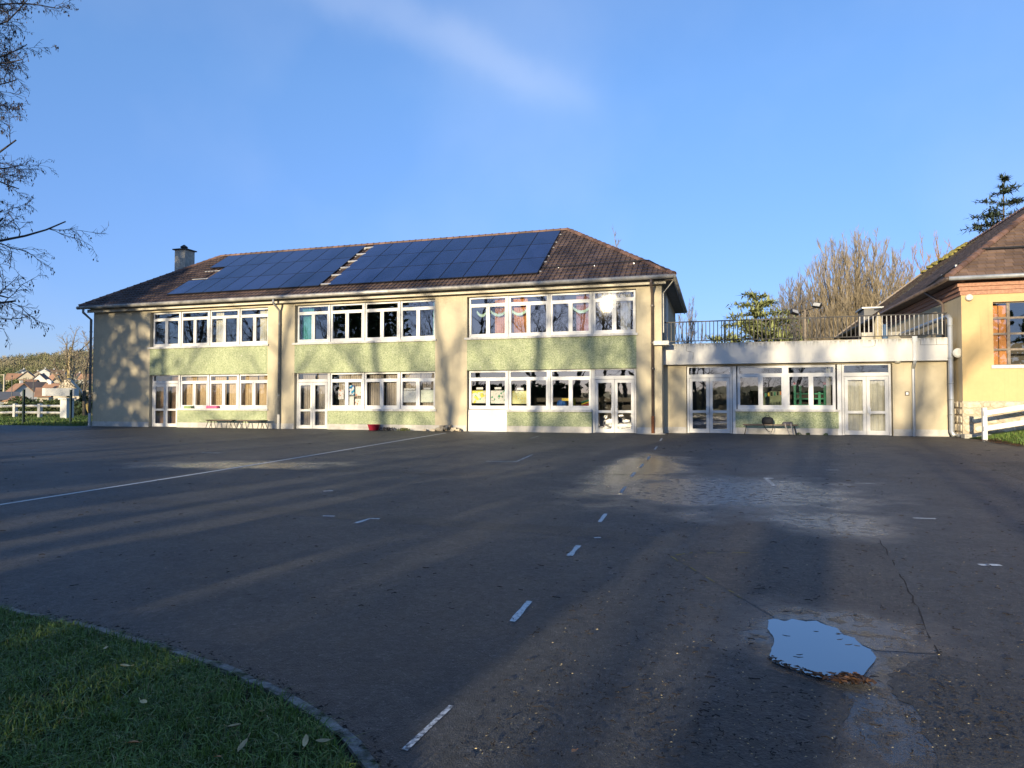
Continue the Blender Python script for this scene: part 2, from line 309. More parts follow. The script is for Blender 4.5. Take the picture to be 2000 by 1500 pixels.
# asphalt: dry and damp areas, aggregate, faint dirt
def asphalt(name, base, coarse=1.0, damp=True, moss=0.0, r0=0.62):
    t = NT(name)
    agg = t.node('ShaderNodeTexVoronoi'); t.l.new(t.pos(), agg.inputs['Vector']); agg.inputs['Scale'].default_value = 140 / coarse
    sp = t.node('ShaderNodeSeparateColor'); t.l.new(agg.outputs['Color'], sp.inputs[0])
    c = t.mix(t.noise(0.5, 6, lo=0.35, hi=0.68), tuple(v * 0.80 for v in base), tuple(v * 1.18 for v in base))
    c = t.mix(t.math('MULTIPLY', t.noise(3.0, 6, 0.65, lo=0.5, hi=0.7), 0.5), c, (base[0] * 1.5, base[1] * 1.4, base[2] * 1.25))
    c = t.mix(t.math('MULTIPLY', sp.outputs[0], 0.55), c, tuple(v * 0.45 for v in base))
    c = t.mix(t.rng(sp.outputs[1], 0.90, 0.97, 0, 0.75), c, (base[0] * 2.6, base[1] * 2.5, base[2] * 2.4))
    brown = t.noise(0.33, 5, 0.6, lo=0.48, hi=0.66)
    c = t.mix(t.math('MULTIPLY', brown, 0.3), c, (base[0] * 1.35, base[1] * 1.05, base[2] * 0.75))
    stain = t.noise(1.7, 9, 0.78, lo=0.52, hi=0.68); c = t.mix(t.math('MULTIPLY', stain, 0.6), c, tuple(v * 0.42 for v in base))
    dust = t.noise(2.6, 9, 0.8, lo=0.56, hi=0.70); c = t.mix(t.math('MULTIPLY', dust, 0.45), c, (base[0] * 2.0, base[1] * 1.9, base[2] * 1.75))
    grit = t.node('ShaderNodeTexVoronoi'); t.l.new(t.pos(), grit.inputs['Vector']); grit.inputs['Scale'].default_value = 34
    gs = t.node('ShaderNodeSeparateColor'); t.l.new(grit.outputs['Color'], gs.inputs[0])
    c = t.mix(0.75, c, t.mix(gs.outputs[0], (0.45, 0.45, 0.46), (1.5, 1.48, 1.45)), 'MULTIPLY')
    c = t.mix(0.6, c, t.mix(t.noise(6.5, 8, 0.8, lo=0.3, hi=0.7), (0.5, 0.5, 0.52), (1.5, 1.47, 1.42)), 'MULTIPLY')
    speck = t.noise(38, 3, 0.6, lo=0.66, hi=0.72); c = t.mix(t.math('MULTIPLY', speck, 0.7), c, tuple(v * 0.3 for v in base))
    if moss:
        c = t.mix(t.noise(2.4, 6, 0.7, lo=0.6, hi=0.72, ), c, (0.05, 0.06, 0.02))
    rough = t.math('ADD', t.math('MULTIPLY', t.noise(1.3, 7, 0.7), 0.34), r0 - 0.24)
    if damp:
        P = t.node('ShaderNodeSeparateXYZ'); t.l.new(t.pos(), P.inputs[0])
        wet = None
        wob = t.math('MULTIPLY', t.math('SUBTRACT', t.noise(1.1, 6, 0.65), 0.5), 1.8)
        for (cx, cy, rx, ry, rot) in ((0.1, 10.2, 2.3, 2.6, -0.45), (1.2, 7.9, 0.9, 0.9, 0.0), (-1.2, 13.2, 0.9, 3.2, 0.0), (0.62, 4.1, 0.75, 0.75, 0.0), (0.68, 3.0, 0.28, 0.8, 0.25), (-9.5, 11.5, 2.6, 1.0, 0.3)):
            dx = t.math('SUBTRACT', P.outputs[0], cx); dy = t.math('SUBTRACT', P.outputs[1], cy)
            a = t.math('DIVIDE', t.math('ADD', t.math('MULTIPLY', dx, math.cos(rot)), t.math('MULTIPLY', dy, math.sin(rot))), rx)
            b = t.math('DIVIDE', t.math('SUBTRACT', t.math('MULTIPLY', dy, math.cos(rot)), t.math('MULTIPLY', dx, math.sin(rot))), ry)
            d = t.math('SQRT', t.math('ADD', t.math('MULTIPLY', a, a), t.math('MULTIPLY', b, b)))
            m = t.rng(t.math('ADD', d, wob), 1.15, 0.45, 0, 1, True)
            wet = m if wet is None else t.math('MAXIMUM', wet, m)
        gx_ = t.math('DIVIDE', t.math('SUBTRACT', P.outputs[0], -1.5), 0.75); gy_ = t.math('DIVIDE', t.math('SUBTRACT', P.outputs[1], 13.0), 4.5)
        px_ = t.math('DIVIDE', t.math('SUBTRACT', P.outputs[0], 0.53), 0.40); py_ = t.math('DIVIDE', t.math('SUBTRACT', P.outputs[1], 3.90), 0.72)
        marg = t.rng(t.math('ADD', t.math('SQRT', t.math('ADD', t.math('MULTIPLY', px_, px_), t.math('MULTIPLY', py_, py_))), t.math('MULTIPLY', t.math('SUBTRACT', t.noise(5, 6, 0.7), 0.5), 0.9)), 1.0, 0.55, 0, 1, True)
        film = t.rng(t.math('ADD', t.math('SQRT', t.math('ADD', t.math('MULTIPLY', gx_, gx_), t.math('MULTIPLY', gy_, gy_))), t.math('MULTIPLY', wob, 0.5)), 1.15, 0.5, 0, 1, True)
        fine = t.noise(9, 5, 0.65, lo=0.15, hi=0.48)
        wet = t.math('MULTIPLY', wet, fine)
        rough = t.mix(marg, t.mix(film, t.mix(wet, rough, (0.22,) * 3), (0.16,) * 3), (0.10,) * 3)
        wet = t.math('MAXIMUM', wet, marg)
        c = t.mix(wet, c, tuple(v * 0.72 for v in base))
    h = t.math('ADD', t.math('MULTIPLY', agg.outputs['Distance'], 0.8), t.math('MULTIPLY', t.noise(240, 2), 0.6))
    hk = t.math('SUBTRACT', 1.0, t.math('MULTIPLY', t.math('MAXIMUM', wet, film), 0.9)) if damp else 1.0
    t.pbsdf(c, rough, 0, 0.5, t.bump(t.math('MULTIPLY', hk, t.math('ADD', h, t.math('MULTIPLY', t.noise(30, 5, 0.7), 1.2))), min(1.0, 0.95 * coarse), 0.016)); return t.m
asphalt('asphalt', (0.043, 0.0455, 0.050))
asphalt('asphalt_patch', (0.052, 0.047, 0.044), 1.25, True, 0.0, 0.66)
asphalt('asphalt_coarse', (0.036, 0.036, 0.037), 1.9, False, 0.0, 0.62)
asphalt('asphalt_path', (0.066, 0.058, 0.050), 1.1, False, 0.0, 0.72)

asphalt('asphalt_trench', (0.030, 0.030, 0.031), 1.3, True, 0.0, 0.6)
t = NT('puddle_water')
t.pbsdf((0.012, 0.013, 0.014), 0.015, 0, 0.5, t.bump(t.noise(3, 2), 0.012, 0.01), **{'IOR': 3.0})
t = NT('lawn_soil')
c = t.mix(t.noise(0.6, 6, lo=0.35, hi=0.65), (0.045, 0.085, 0.014), (0.075, 0.125, 0.022))
c = t.mix(t.noise(5, 6, 0.7, lo=0.52, hi=0.7), c, (0.025, 0.022, 0.012))
c = t.mix(t.noise(0.02, 5, lo=0.55, hi=0.75), c, (0.12, 0.105, 0.05))
t.pbsdf(c, 0.95, 0, 0.2, t.bump(t.noise(9, 5), 0.6, 0.08))
t = NT('soil')
c = t.mix(t.noise(12, 6, lo=0.3, hi=0.7), (0.018, 0.016, 0.010), (0.035, 0.04, 0.014)); t.pbsdf(c, 0.95, 0, 0.2, t.bump(t.noise(40, 5), 0.7, 0.02))
t = NT('grass_blade')
a = t.attr(); c = t.mix(a, (0.030, 0.068, 0.010), (0.155, 0.235, 0.042))
c = t.mix(t.rng(a, 0.93, 0.97), c, (0.22, 0.20, 0.08))
t.pbsdf(c, 0.5, 0, 0.35)

# ------------------------------------------------------------------ mesh helpers
WORLD = {}
class MB:
    """Collects shapes (world or local metres) for one mesh object."""
    def __init__(s): s.v = []; s.f = []; s.m = []; s.t = []; s.mi = 0; s.tint = 0.5
    def face(s, *idx): s.f.append(idx); s.m.append(s.mi); s.t.append(s.tint)
    def quad(s, a, b, c, d):
        n = len(s.v); s.v += [a, b, c, d]; s.face(n, n + 1, n + 2, n + 3); return s
    def tri(s, a, b, c):
        n = len(s.v); s.v += [a, b, c]; s.face(n, n + 1, n + 2); return s
    def box(s, x0, x1, y0, y1, z0, z1):
        n = len(s.v)
        s.v += [(x0, y0, z0), (x1, y0, z0), (x1, y1, z0), (x0, y1, z0), (x0, y0, z1), (x1, y0, z1), (x1, y1, z1), (x0, y1, z1)]
        for q in ((0, 3, 2, 1), (4, 5, 6, 7), (0, 1, 5, 4), (1, 2, 6, 5), (2, 3, 7, 6), (3, 0, 4, 7)): s.face(*(n + i for i in q))
        return s
    def poly_prism(s, pts, z0, z1):
        k = len(pts); n = len(s.v)
        s.v += [(x, y, z0) for x, y in pts] + [(x, y, z1) for x, y in pts]
        s.face(*range(n + k, n + 2 * k)); s.face(*reversed(range(n, n + k)))
        for i in range(k): j = (i + 1) % k; s.face(n + i, n + j, n + k + j, n + k + i)
        return s
    def tube(s, path, r, k=6, cap=True):
        path = [Vector(p) for p in path]
        rs = r if isinstance(r, (list, tuple)) else [r] * len(path)
        n0 = len(s.v); rings = []
        up = Vector((0, 0, 1)); side = None
        for i, p in enumerate(path):
            d = (path[min(i + 1, len(path) - 1)] - path[max(i - 1, 0)])
            if d.length < 1e-9: d = Vector((0, 0, 1))
            d.normalize()
            if side is None:
                side = d.cross(up if abs(d.z) < 0.95 else Vector((1, 0, 0))).normalized()
            else:
                side = (side - d * side.dot(d)); side = side.normalized() if side.length > 1e-6 else d.orthogonal().normalized()
            b = d.cross(side)
            base = len(s.v)
            for j in range(k):
                a = 2 * math.pi * j / k
                q = p + (side * math.cos(a) + b * math.sin(a)) * rs[i]
                s.v.append((q.x, q.y, q.z))
            rings.append(base)
        for i in range(len(rings) - 1):
            a, b = rings[i], rings[i + 1]
            for j in range(k):
                jj = (j + 1) % k; s.face(a + j, a + jj, b + jj, b + j)
        if cap and k > 2:
            s.face(*reversed(range(rings[0], rings[0] + k))); s.face(*range(rings[-1], rings[-1] + k))
        return s
    def lathe(s, prof, cx, cy, k=16, axis='z'):
        rings = []
        for r, z in prof:
            base = len(s.v)
            for j in range(k):
                a = 2 * math.pi * j / k
                if axis == 'z': s.v.append((cx + r * math.cos(a), cy + r * math.sin(a), z))
                else: s.v.append((cx[0] + r * math.cos(a), cx[1] + z, cx[2] + r * math.sin(a)))
            rings.append(base)
        for a, b in zip(rings, rings[1:]):
            for j in range(k): jj = (j + 1) % k; s.face(a + j, a + jj, b + jj, b + j)
        s.face(*reversed(range(rings[0], rings[0] + k))); s.face(*range(rings[-1], rings[-1] + k))
        return s
    def mesh(s, name, mats, origin=(0, 0, 0), smooth=False):
        me = bpy.data.meshes.new(name)
        ox, oy, oz = origin
        me.from_pydata([(a - ox, b - oy, c - oz) for a, b, c in s.v], [], s.f)
        for m in (mats if isinstance(mats, (list, tuple)) else [mats]): me.materials.append(MATS[m])
        if any(s.m): me.polygons.foreach_set('material_index', s.m)
        at = me.attributes.new('tint', 'FLOAT', 'FACE'); at.data.foreach_set('value', s.t)
        if smooth: me.polygons.foreach_set('use_smooth', [True] * len(s.f))
        me.update(); return me
    def build(s, name, mats, parent=None, smooth=False, origin=None):
        if origin is None:
            xs, ys, zs = zip(*s.v)
            origin = ((min(xs) + max(xs)) / 2, (min(ys) + max(ys)) / 2, min(zs))
        return place(name, s.mesh(name, mats, origin, smooth), origin, parent)

def place(name, me, loc, parent=None, rot=None, scale=None):
    o = bpy.data.objects.new(name, me); C.objects.link(o)
    return attach(o, loc, parent, rot, scale)
def attach(o, loc, parent=None, rot=None, scale=None):
    loc = Vector(loc)
    if parent is not None:
        o.parent = parent; o.location = loc - WORLD[parent.name]
    else: o.location = loc
    if rot: o.rotation_euler = rot
    if scale: o.scale = scale
    WORLD[o.name] = loc
    return o
def tag(o, label=None, cat=None, group=None, kind=None):
    if label: o['label'] = label
    if cat: o['category'] = cat
    if group: o['group'] = group
    if kind: o['kind'] = kind
    return o
def thing(name, label, cat, loc, group=None):
    o = bpy.data.objects.new(name, None); C.objects.link(o); o.empty_display_size = 0.2
    attach(o, loc); return tag(o, label, cat, group)
def npmesh(name, V, F, mat, tint=None, loc=(0, 0, 0), parent=None):
    """Mesh of equal-sized faces from numpy arrays V (n,3), F (m,k)."""
    me = bpy.data.meshes.new(name); n, k = F.shape
    me.vertices.add(len(V)); me.vertices.foreach_set('co', V.astype(np.float32).ravel())
    me.loops.add(n * k); me.loops.foreach_set('vertex_index', F.astype(np.int32).ravel())
    me.polygons.add(n); me.polygons.foreach_set('loop_start', np.arange(0, n * k, k, dtype=np.int32))
    me.materials.append(MATS[mat])
    if tint is not None:
        at = me.attributes.new('tint', 'FLOAT', 'FACE'); at.data.foreach_set('value', tint.astype(np.float32))
    me.update(); me.validate()
    return place(name, me, loc, parent)

def sstep(t): t = max(0.0, min(1.0, t)); return t * t * (3 - 2 * t)
def gz(x, y): return 0.06 * sstep((y - 10) / 16)

# ------------------------------------------------------------------ terrain and yard
PROF = [(0, 0), (67, 0.0), (80, -1.6), (110, -3.0), (160, -1.5), (206, 0), (260, 3), (360, 8), (450, 12.5), (520, 17), (620, 29), (760, 45), (900, 55), (1100, 60), (1600, 45), (3500, 10)]
def tz(x, y):
    r = math.hypot(x, y)
    for (a, za), (b, zb) in zip(PROF, PROF[1:]):
        if r <= b:
            z = za + (zb - za) * sstep((r - a) / (b - a)) if r < 150 else za + (zb - za) * (r - a) / (b - a); break
    else: z = 10
    ang = math.atan2(x, y)                      # 0 straight ahead, negative to the left
    k = 1.0 if z <= 0 else 0.35 + 0.65 * sstep((0.35 - abs(ang + 0.85)) / 0.35)
    z = z * k
    if z > 17 * k: z = 17 * k + (z - 17 * k) * max(0.4, min(1.1, 0.58 + (ang + 0.953) * 2.2))
    z = z + (5 * mnoise.noise(Vector((x * 0.006, y * 0.006, 0))) if r > 560 else 0)
    return z + gz(x, y)
mb = MB()
radii = [0, 6, 12, 18, 24, 30, 36, 42, 48, 54, 60, 66, 72, 80, 90, 100, 115, 130, 150, 170, 195, 206, 235, 260, 300, 360, 400, 450, 520, 570, 620, 690, 760, 830, 900, 1000, 1100, 1350, 2000, 3500]
K = 144
mb.v.append((0, 0, -0.03))
for r in radii[1:]:
    for j in range(K):
        a = 2 * math.pi * j / K; x, y = r * math.sin(a), r * math.cos(a)
        inside = -16 < x < 30 and -14 < y < 60 or (-33 < x < 30 and 5 < y < 40)
        mb.v.append((x, y, tz(x, y) - (0.05 if inside else 0.012)))
for j in range(K): mb.face(0, 1 + (j + 1) % K, 1 + j)
for i in range(len(radii) - 2):
    for j in range(K):
        a = 1 + i * K; b = a + K; jj = (j + 1) % K
        mb.face(a + j, a + jj, b + jj, b + j)
tag(mb.build('terrain', 'lawn_soil', smooth=True, origin=(0, 0, 0)), kind='structure')

def sheet(name, pts, mat, dz, step=None):
    """A flat sheet lying on the ground at height dz above it (fan over its outline, or grid when it is large)."""
    mb = MB()
    n = len(pts); mb.v = [(x, y, gz(x, y) + dz) for x, y in pts]; mb.face(*range(n))
    o = mb.build(name, mat); o['kind'] = 'structure'; return o
# the yard: a grid following the gentle rise to the walls
mb = MB()
xs = [-60, -50, -42, -36, -31.2] + [-28 + 2 * i for i in range(20)] + [14, 20, 30]
ys = [-12, -8, -4, -2, 0, 2, 4, 6, 8] + [10 + 1.0 * i for i in range(19)] + [29, 36]
def yard_ok(x0, x1, y0, y1):
    if x1 <= -31.0 and (y1 > 26.05 or x0 < -50): return False
    return not (x0 >= 7.9 and y0 >= 30)
idx = {}
for y in ys:
    for x in xs: idx[x, y] = len(mb.v); mb.v.append((x, y, gz(x, y)))
for x0, x1 in zip(xs, xs[1:]):
    for y0, y1 in zip(ys, ys[1:]):
        if yard_ok(x0, x1, y0, y1): mb.face(idx[x0, y0], idx[x1, y0], idx[x1, y1], idx[x0, y1])
tag(mb.build('asphalt_yard', 'asphalt', smooth=True), kind='structure')

def wobble(pts, amp, seed, sub=5, closed=True):
    rg = random.Random(seed); out = []; n = len(pts)
    for i in range(n if closed else n - 1):
        a = Vector(pts[i]); b = Vector(pts[(i + 1) % n])
        for k in range(sub):
            p = a.lerp(b, k / sub)
            if k or True: p = p + Vector((rg.uniform(-amp, amp), rg.uniform(-amp, amp)))
            out.append((p.x, p.y))
    if not closed: out.append(tuple(pts[-1]))
    return out
sheet('asphalt_patch', wobble([(-0.37, 5.78), (-0.21, 5.97), (0.34, 6.13), (0.56, 6.59), (0.78, 7.21), (1.45, 7.03), (1.36, 6.16), (1.31, 5.56), (1.19, 4.77), (1.09, 3.96), (0.77, 3.92), (0.58, 4.36), (0.35, 4.3), (0.16, 4.68), (-0.07, 5.17)][::-1], 0.012, 1), 'asphalt_patch', 0.0015)
sheet('asphalt_patch', wobble([(-0.54, 8.5), (0.0, 8.26), (0.64, 7.82), (0.76, 7.24), (0.54, 6.62), (0.33, 6.17), (-0.2, 6.02), (-0.36, 6.6), (-0.6, 7.6)][::-1], 0.02, 2), 'asphalt_patch', 0.0016)
sheet('asphalt_patch', wobble([(-0.28, 1.9), (-0.2, 2.45), (-0.12, 2.7), (0.09, 3.31), (0.21, 3.5), (0.34, 3.44), (0.53, 3.33), (0.56, 3.22), (0.43, 2.87), (0.34, 2.61), (0.28, 1.9)][::-1], 0.012, 3), 'asphalt_coarse', 0.0015)
sheet('asphalt_patch', wobble([(0.78, 3.61), (0.96, 3.83), (1.08, 3.93), (1.28, 3.86), (1.48, 3.73), (1.9, 3.3), (1.4, 2.2), (0.7, 2.3), (0.74, 2.74), (0.8, 3.16), (0.75, 3.4)][::-1], 0.02, 4), 'asphalt_coarse', 0.0015)
sheet('path', [(6.4, 26.0), (5.9, 22.5), (5.4, 18.5), (5.05, 15.0), (4.8, 12.87), (4.4, 8), (4.2, 2), (9, 2), (12, 12), (12, 20), (8.2, 24.3), (8.1, 26.6), (7.0, 26.9)][::-1], 'asphalt_path', 0.0015)

def ribbon(name, pts, w, mat, dz, kind='structure', jitter=0.0, seed=0, skip=0.0):
    rg = random.Random(seed); mb = MB(); L = []
    for i, p in enumerate(pts):
        a = Vector(pts[max(i - 1, 0)]); b = Vector(pts[min(i + 1, len(pts) - 1)])
        d = (b - a).normalized(); n = Vector((-d.y, d.x)); ww = w * (1 + rg.uniform(-jitter, jitter)) / 2
        q = Vector(p)
        for s in (1, -1): e = q + n * ww * s; mb.v.append((e.x, e.y, gz(e.x, e.y) + dz))
    for i in range(len(pts) - 1):
        if rg.random() >= skip: mb.face(2 * i, 2 * i + 1, 2 * i + 3, 2 * i + 2)
    o = mb.build(name, mat); o['kind'] = kind; return o
def trench(pts, w, seed): ribbon('asphalt_trench', wobble(pts, .03, seed, 6, False), w, 'asphalt_trench', 0.0012, jitter=0.12, seed=seed)
def lin(a, b, n): return [(a[0] + (b[0] - a[0]) * i / n, a[1] + (b[1] - a[1]) * i / n) for i in range(n + 1)]
ribbon('road_marking', lin((-8.4, 3.0), (-8.9, 9.1), 6) + lin((-8.9, 9.1), (-10.28, 24.58), 16)[1:], 0.075, 'road_paint', 0.003, jitter=0.12)
for i, (a, b, w) in enumerate([((-1.12, 2.29), (-1.09, 2.68), 0.024), ((-1.16, 3.80), (-1.17, 4.22), 0.040), ((-1.19, 5.55), (-1.195, 5.97), 0.045), ((-1.21, 7.2), (-1.23, 7.75), 0.045), ((-1.31, 9.6), (-1.33, 10.3), 0.05), ((-1.41, 11.7), (-1.43, 12.4), 0.05), ((-1.43, 13.3), (-1.45, 14.1), 0.05), ((-1.46, 15.1), (-1.49, 15.9), 0.055), ((-1.56, 18.1), (-1.6, 19.3), 0.055), ((-1.7, 21.7), (-1.77, 23.4), 0.06)]):
    ribbon('road_marking', lin(a, b, 5), w, 'road_paint' if 0 < i < 4 else 'worn_paint', 0.003, jitter=0.22, seed=i)
for i, (a, b, w) in enumerate([((-3.70, 6.37), (-3.69, 6.67), 0.05), ((-3.71, 6.66), (-3.58, 6.68), 0.05), ((-4.29, 6.66), (-4.15, 6.68), 0.05), ((-4.8, 13.72), (-4.12, 13.79), 0.10), ((-4.12, 13.75), (-4.27, 15.67), 0.06), ((-6.08, 22.1), (-6.15, 23.4), 0.07), ((0.80, 12.15), (0.86, 11.0), 0.06), ((0.78, 12.12), (0.93, 12.12), 0.09), ((2.12, 11.79), (2.40, 11.82), 0.07), ((2.10, 8.47), (2.33, 8.49), 0.05), ((2.0, 6.2), (2.16, 6.24), 0.06), ((1.98, 13.85), (2.22, 13.91), 0.07), ((-5.47, 8.5), (-5.36, 8.58), 0.06), ((-12.52, 13.95), (-11.96, 13.94), 0.09), ((-1.12, 6.35), (-1.06, 6.38), 0.04)]):
    ribbon('road_marking', lin(a, b, 3), w, 'worn_paint' if i in (3, 4, 5, 6, 8, 11, 13) else 'road_paint', 0.003, jitter=0.25, seed=40 + i)
trench([(-12, 8.3), (-8.3, 7.1), (-6.05, 6.9), (-2.96, 6.68), (-1.4, 6.6), (-.3, 6.35)], .42, 71)
trench([(-9.6, 11.0), (-4.9, 11.2), (-1.3, 12.3), (1.6, 12.8), (3.6, 12.9)], .30, 72)
ribbon('ground_crack', wobble([(1.47, 7.04), (1.36, 6.07), (1.29, 5.41), (1.21, 4.83), (1.09, 3.96)], 0.01, 9, 7, False), 0.008, 'debris', 0.003, jitter=0.9, seed=3, skip=0.30)
ribbon('ground_crack', wobble([(0.64, 7.82), (1.17, 7.33), (1.47, 7.04)], 0.008, 10, 6, False), 0.008, 'debris', 0.003, jitter=0.9, seed=4, skip=0.30)
ribbon('moss_line', wobble([(-0.37, 5.78), (-0.21, 5.97), (0.34, 6.13)], 0.01, 11, 8, False), 0.013, 'moss', 0.0034, jitter=0.95, seed=5, skip=0.50)
ribbon('moss_line', wobble([(-0.37, 5.78), (-0.07, 5.17), (0.16, 4.68)], 0.008, 12, 8, False), 0.008, 'moss', 0.0034, jitter=0.95, seed=6, skip=0.50)

pud = wobble([(0.29, 4.27), (0.33, 4.30), (0.38, 4.27), (0.43, 4.33), (0.50, 4.30), (0.56, 4.34), (0.60, 4.27), (0.655, 4.23), (0.665, 4.13), (0.72, 4.08), (0.735, 3.97), (0.765, 3.92), (0.77, 3.79), (0.66, 3.54), (0.52, 3.46), (0.45, 3.45), (0.34, 3.53), (0.265, 3.59), (0.255, 3.70), (0.30, 3.93), (0.275, 4.1)][::-1], 0.004, 21, 5)
o = sheet('puddle', pud, 'puddle_water', 0.004); o['kind'] = 'structure'

# lawn corner in the foreground with its kerb
KERB = [(-9.0, 3.75), (-6.6, 3.42), (-5.2, 3.21), (-4.3, 3.09), (-3.71, 3.02), (-3.28, 2.95), (-2.78, 2.85), (-2.3, 2.73), (-1.82, 2.55), (-1.49, 2.39), (-1.3, 2.27), (-1.14, 2.13), (-1.0, 1.9), (-0.92, 1.55), (-0.9, 1.0), (-0.9, -3.0)]
def offset(pts, d):
    out = []
    for i, p in enumerate(pts):
        a = Vector(pts[max(i - 1, 0)]); b = Vector(pts[min(i + 1, len(pts) - 1)])
        t_ = (b - a).normalized(); n = Vector((t_.y, -t_.x)); q = Vector(p) + n * d; out.append((q.x, q.y))
    return out
inner = offset(KERB, 0.048)
kerb = thing('kerb', 'low mossy concrete kerb curving round the foreground lawn', 'kerb', (-2.3, 2.7, 0))
def along(pts, step):
    out = []; acc = 0
    for a, b in zip(pts, pts[1:]):
        a = Vector(a); b = Vector(b); L = (b - a).length; n = max(1, int(L / step))
        out += [a.lerp(b, i / n) for i in range(n)]
    return out + [Vector(pts[-1])]
rg = random.Random(5)
ko = along(KERB, 0.11)
seg = 6
for i in range(0, len(ko) - 1, seg):
    part = ko[i:i + seg + 1]
    if len(part) < 2: continue
    mb = MB(); pin = offset([(p.x, p.y) for p in part], 0.048)
    for j, p in enumerate(part):
        gap = 0
        h = 0.028 + rg.uniform(-0.006, 0.006); w = rg.uniform(-0.006, 0.006)
        mb.v += [(p.x + w, p.y + w, -0.02), (p.x + w, p.y + w, h - 0.006), (pin[j][0], pin[j][1], h), (pin[j][0], pin[j][1], -0.02)]
    for j in range(len(part) - 1):
        a = 4 * j; b = a + 4
        for q in range(3): mb.face(a + q, b + q, b + q + 1, a + q + 1)
    mb.face(0, 1, 2, 3); n = 4 * (len(part) - 1); mb.face(n + 3, n + 2, n + 1, n)
    mb.build('kerb_stone', 'kerb_stone', kerb)
def lawn_h(x, y): return 0.03 + 0.03 * mnoise.noise(Vector((x * 1.5, y * 1.5, 3))) + 0.012 * mnoise.noise(Vector((x * 6, y * 6, 1)))
mb = MB()
col = 12
pin = along(inner, 0.12)
for i, p in enumerate(pin):
    for j in range(col + 1):
        f = (j / col) ** 1.5
        q = p.lerp(Vector((-7.5, -3.0)), f)
        mb.v.append((q.x, q.y, lawn_h(q.x, q.y) - 0.012 if j else 0.012))
for i in range(len(pin) - 1):
    for j in range(col):
        a = i * (col + 1) + j; mb.face(a, a + 1, a + col + 2, a + col + 1)
tag(mb.build('lawn', 'soil', smooth=True), kind='structure')
def pip(x, y, poly):
    c = np.zeros(x.shape, bool); n = len(poly)
    for i in range(n):
        x0, y0 = poly[i]; x1, y1 = poly[(i + 1) % n]
        if y0 == y1: continue
        c ^= ((y0 > y) != (y1 > y)) & (x < (x1 - x0) * (y - y0) / (y1 - y0) + x0)
    return c
def blades(name, x, y, z, h0, h1, wid, rs, lean=0.8, mat='grass_blade', curve=True):
    n = len(x); a = rs.uniform(0, 2 * np.pi, n); h = rs.uniform(h0, h1, n); l = np.abs(rs.normal(0, lean, n)) * h
    la = rs.uniform(0, 2 * np.pi, n); w = wid * rs.uniform(0.6, 1.3, n)
    bx, by = np.cos(a) * w, np.sin(a) * w; lx, ly = np.cos(la) * l, np.sin(la) * l
    V = np.empty((n, 5, 3))
    V[:, 0] = np.c_[x - bx, y - by, z - 0.01]; V[:, 1] = np.c_[x + bx, y + by, z - 0.01]
    V[:, 2] = np.c_[x + bx * .8 + lx * .35, y + by * .8 + ly * .35, z + h * .62]; V[:, 3] = np.c_[x - bx * .8 + lx * .35, y - by * .8 + ly * .35, z + h * .62]
    V[:, 4] = np.c_[x + lx, y + ly, z + h * np.clip(1 - 0.25 * l / h, .4, 1)]
    b = np.arange(n)[:, None] * 5
    F = np.concatenate([b + [0, 1, 2], b + [0, 2, 3], b + [3, 2, 4]]); tn = rs.uniform(0, 1, n)
    o = npmesh(name, V.reshape(-1, 3), F, mat, np.tile(tn, 3)); o['kind'] = 'stuff'; return o
rs = np.random.RandomState(3)
lawn_poly = offset(KERB, 0.085) + [(-9, -3)]
n = 230000
x = rs.uniform(-5.6, -0.9, n); y = rs.uniform(1.3, 3.4, n)
ok = pip(x, y, lawn_poly); x, y = x[ok], y[ok]
dens = np.array([mnoise.noise(Vector((a * 3, b * 3, 7))) + 0.6 * mnoise.noise(Vector((a * 9, b * 9, 2))) for a, b in zip(x, y)])
keep = rs.uniform(-0.75, 0.35, len(x)) < dens; x, y, dens = x[keep], y[keep], dens[keep]
z = np.array([lawn_h(a, b) - 0.01 for a, b in zip(x, y)])
blades('grass', x, y, z, 0.018, 0.060, 0.0022, rs, 1.5)
cx_ = rs.uniform(-5.4, -1.0, 420); cy_ = rs.uniform(1.4, 3.2, 420); ok = pip(cx_, cy_, lawn_poly); cx_, cy_ = cx_[ok], cy_[ok]
x = np.repeat(cx_, 26) + rs.normal(0, .018, len(cx_) * 26); y = np.repeat(cy_, 26) + rs.normal(0, .018, len(cx_) * 26)
blades('grass', x, y, np.array([lawn_h(a, b) - .01 for a, b in zip(x, y)]), 0.03, 0.066, 0.0026, rs, 1.2)
# lawn beyond the yard on the left, and the sloping bank on the right
n = 60000
x = rs.uniform(-62, -31.5, n); y = rs.uniform(24, 52, n)
r_ = np.hypot(x, y); ok = (np.arctan2(x, y) > -1.05) & (np.arctan2(x, y) < -0.78) & (y > 26.3)
x, y = x[ok], y[ok]; z = np.array([tz(a, b) for a, b in zip(x, y)])
blades('grass', x, y, z, 0.05, 0.16, 0.014, rs, 0.6)
def bank_h(x, y): return gz(x, y) + 0.02 + 0.16 * max(0, min(4, x - 8.15)) * sstep((y - 22.0) / 2.0)
mb = MB(); gx = [8.12, 8.5, 9, 9.6, 10.4, 11.5, 13, 16]; gy = [21.8, 22.4, 23, 23.6, 24.2, 24.9, 25.6, 26.65]
for yy in gy:
    for xx in gx:
        e = 0.9 * max(0.0, (26.65 - yy) / 4.85) * (1 if xx < 8.3 else 0)
        mb.v.append((xx + e, yy, bank_h(xx, yy)))
for i in range(len(gy) - 1):
    for j in range(len(gx) - 1):
        a = i * len(gx) + j; mb.face(a, a + 1, a + len(gx) + 1, a + len(gx))
tag(mb.build('grass_bank', 'lawn_soil', smooth=True), kind='structure')
n = 9000
x = rs.uniform(8.3, 13, n); y = rs.uniform(22.3, 25.6, n); z = np.array([bank_h(a, b) for a, b in zip(x, y)])
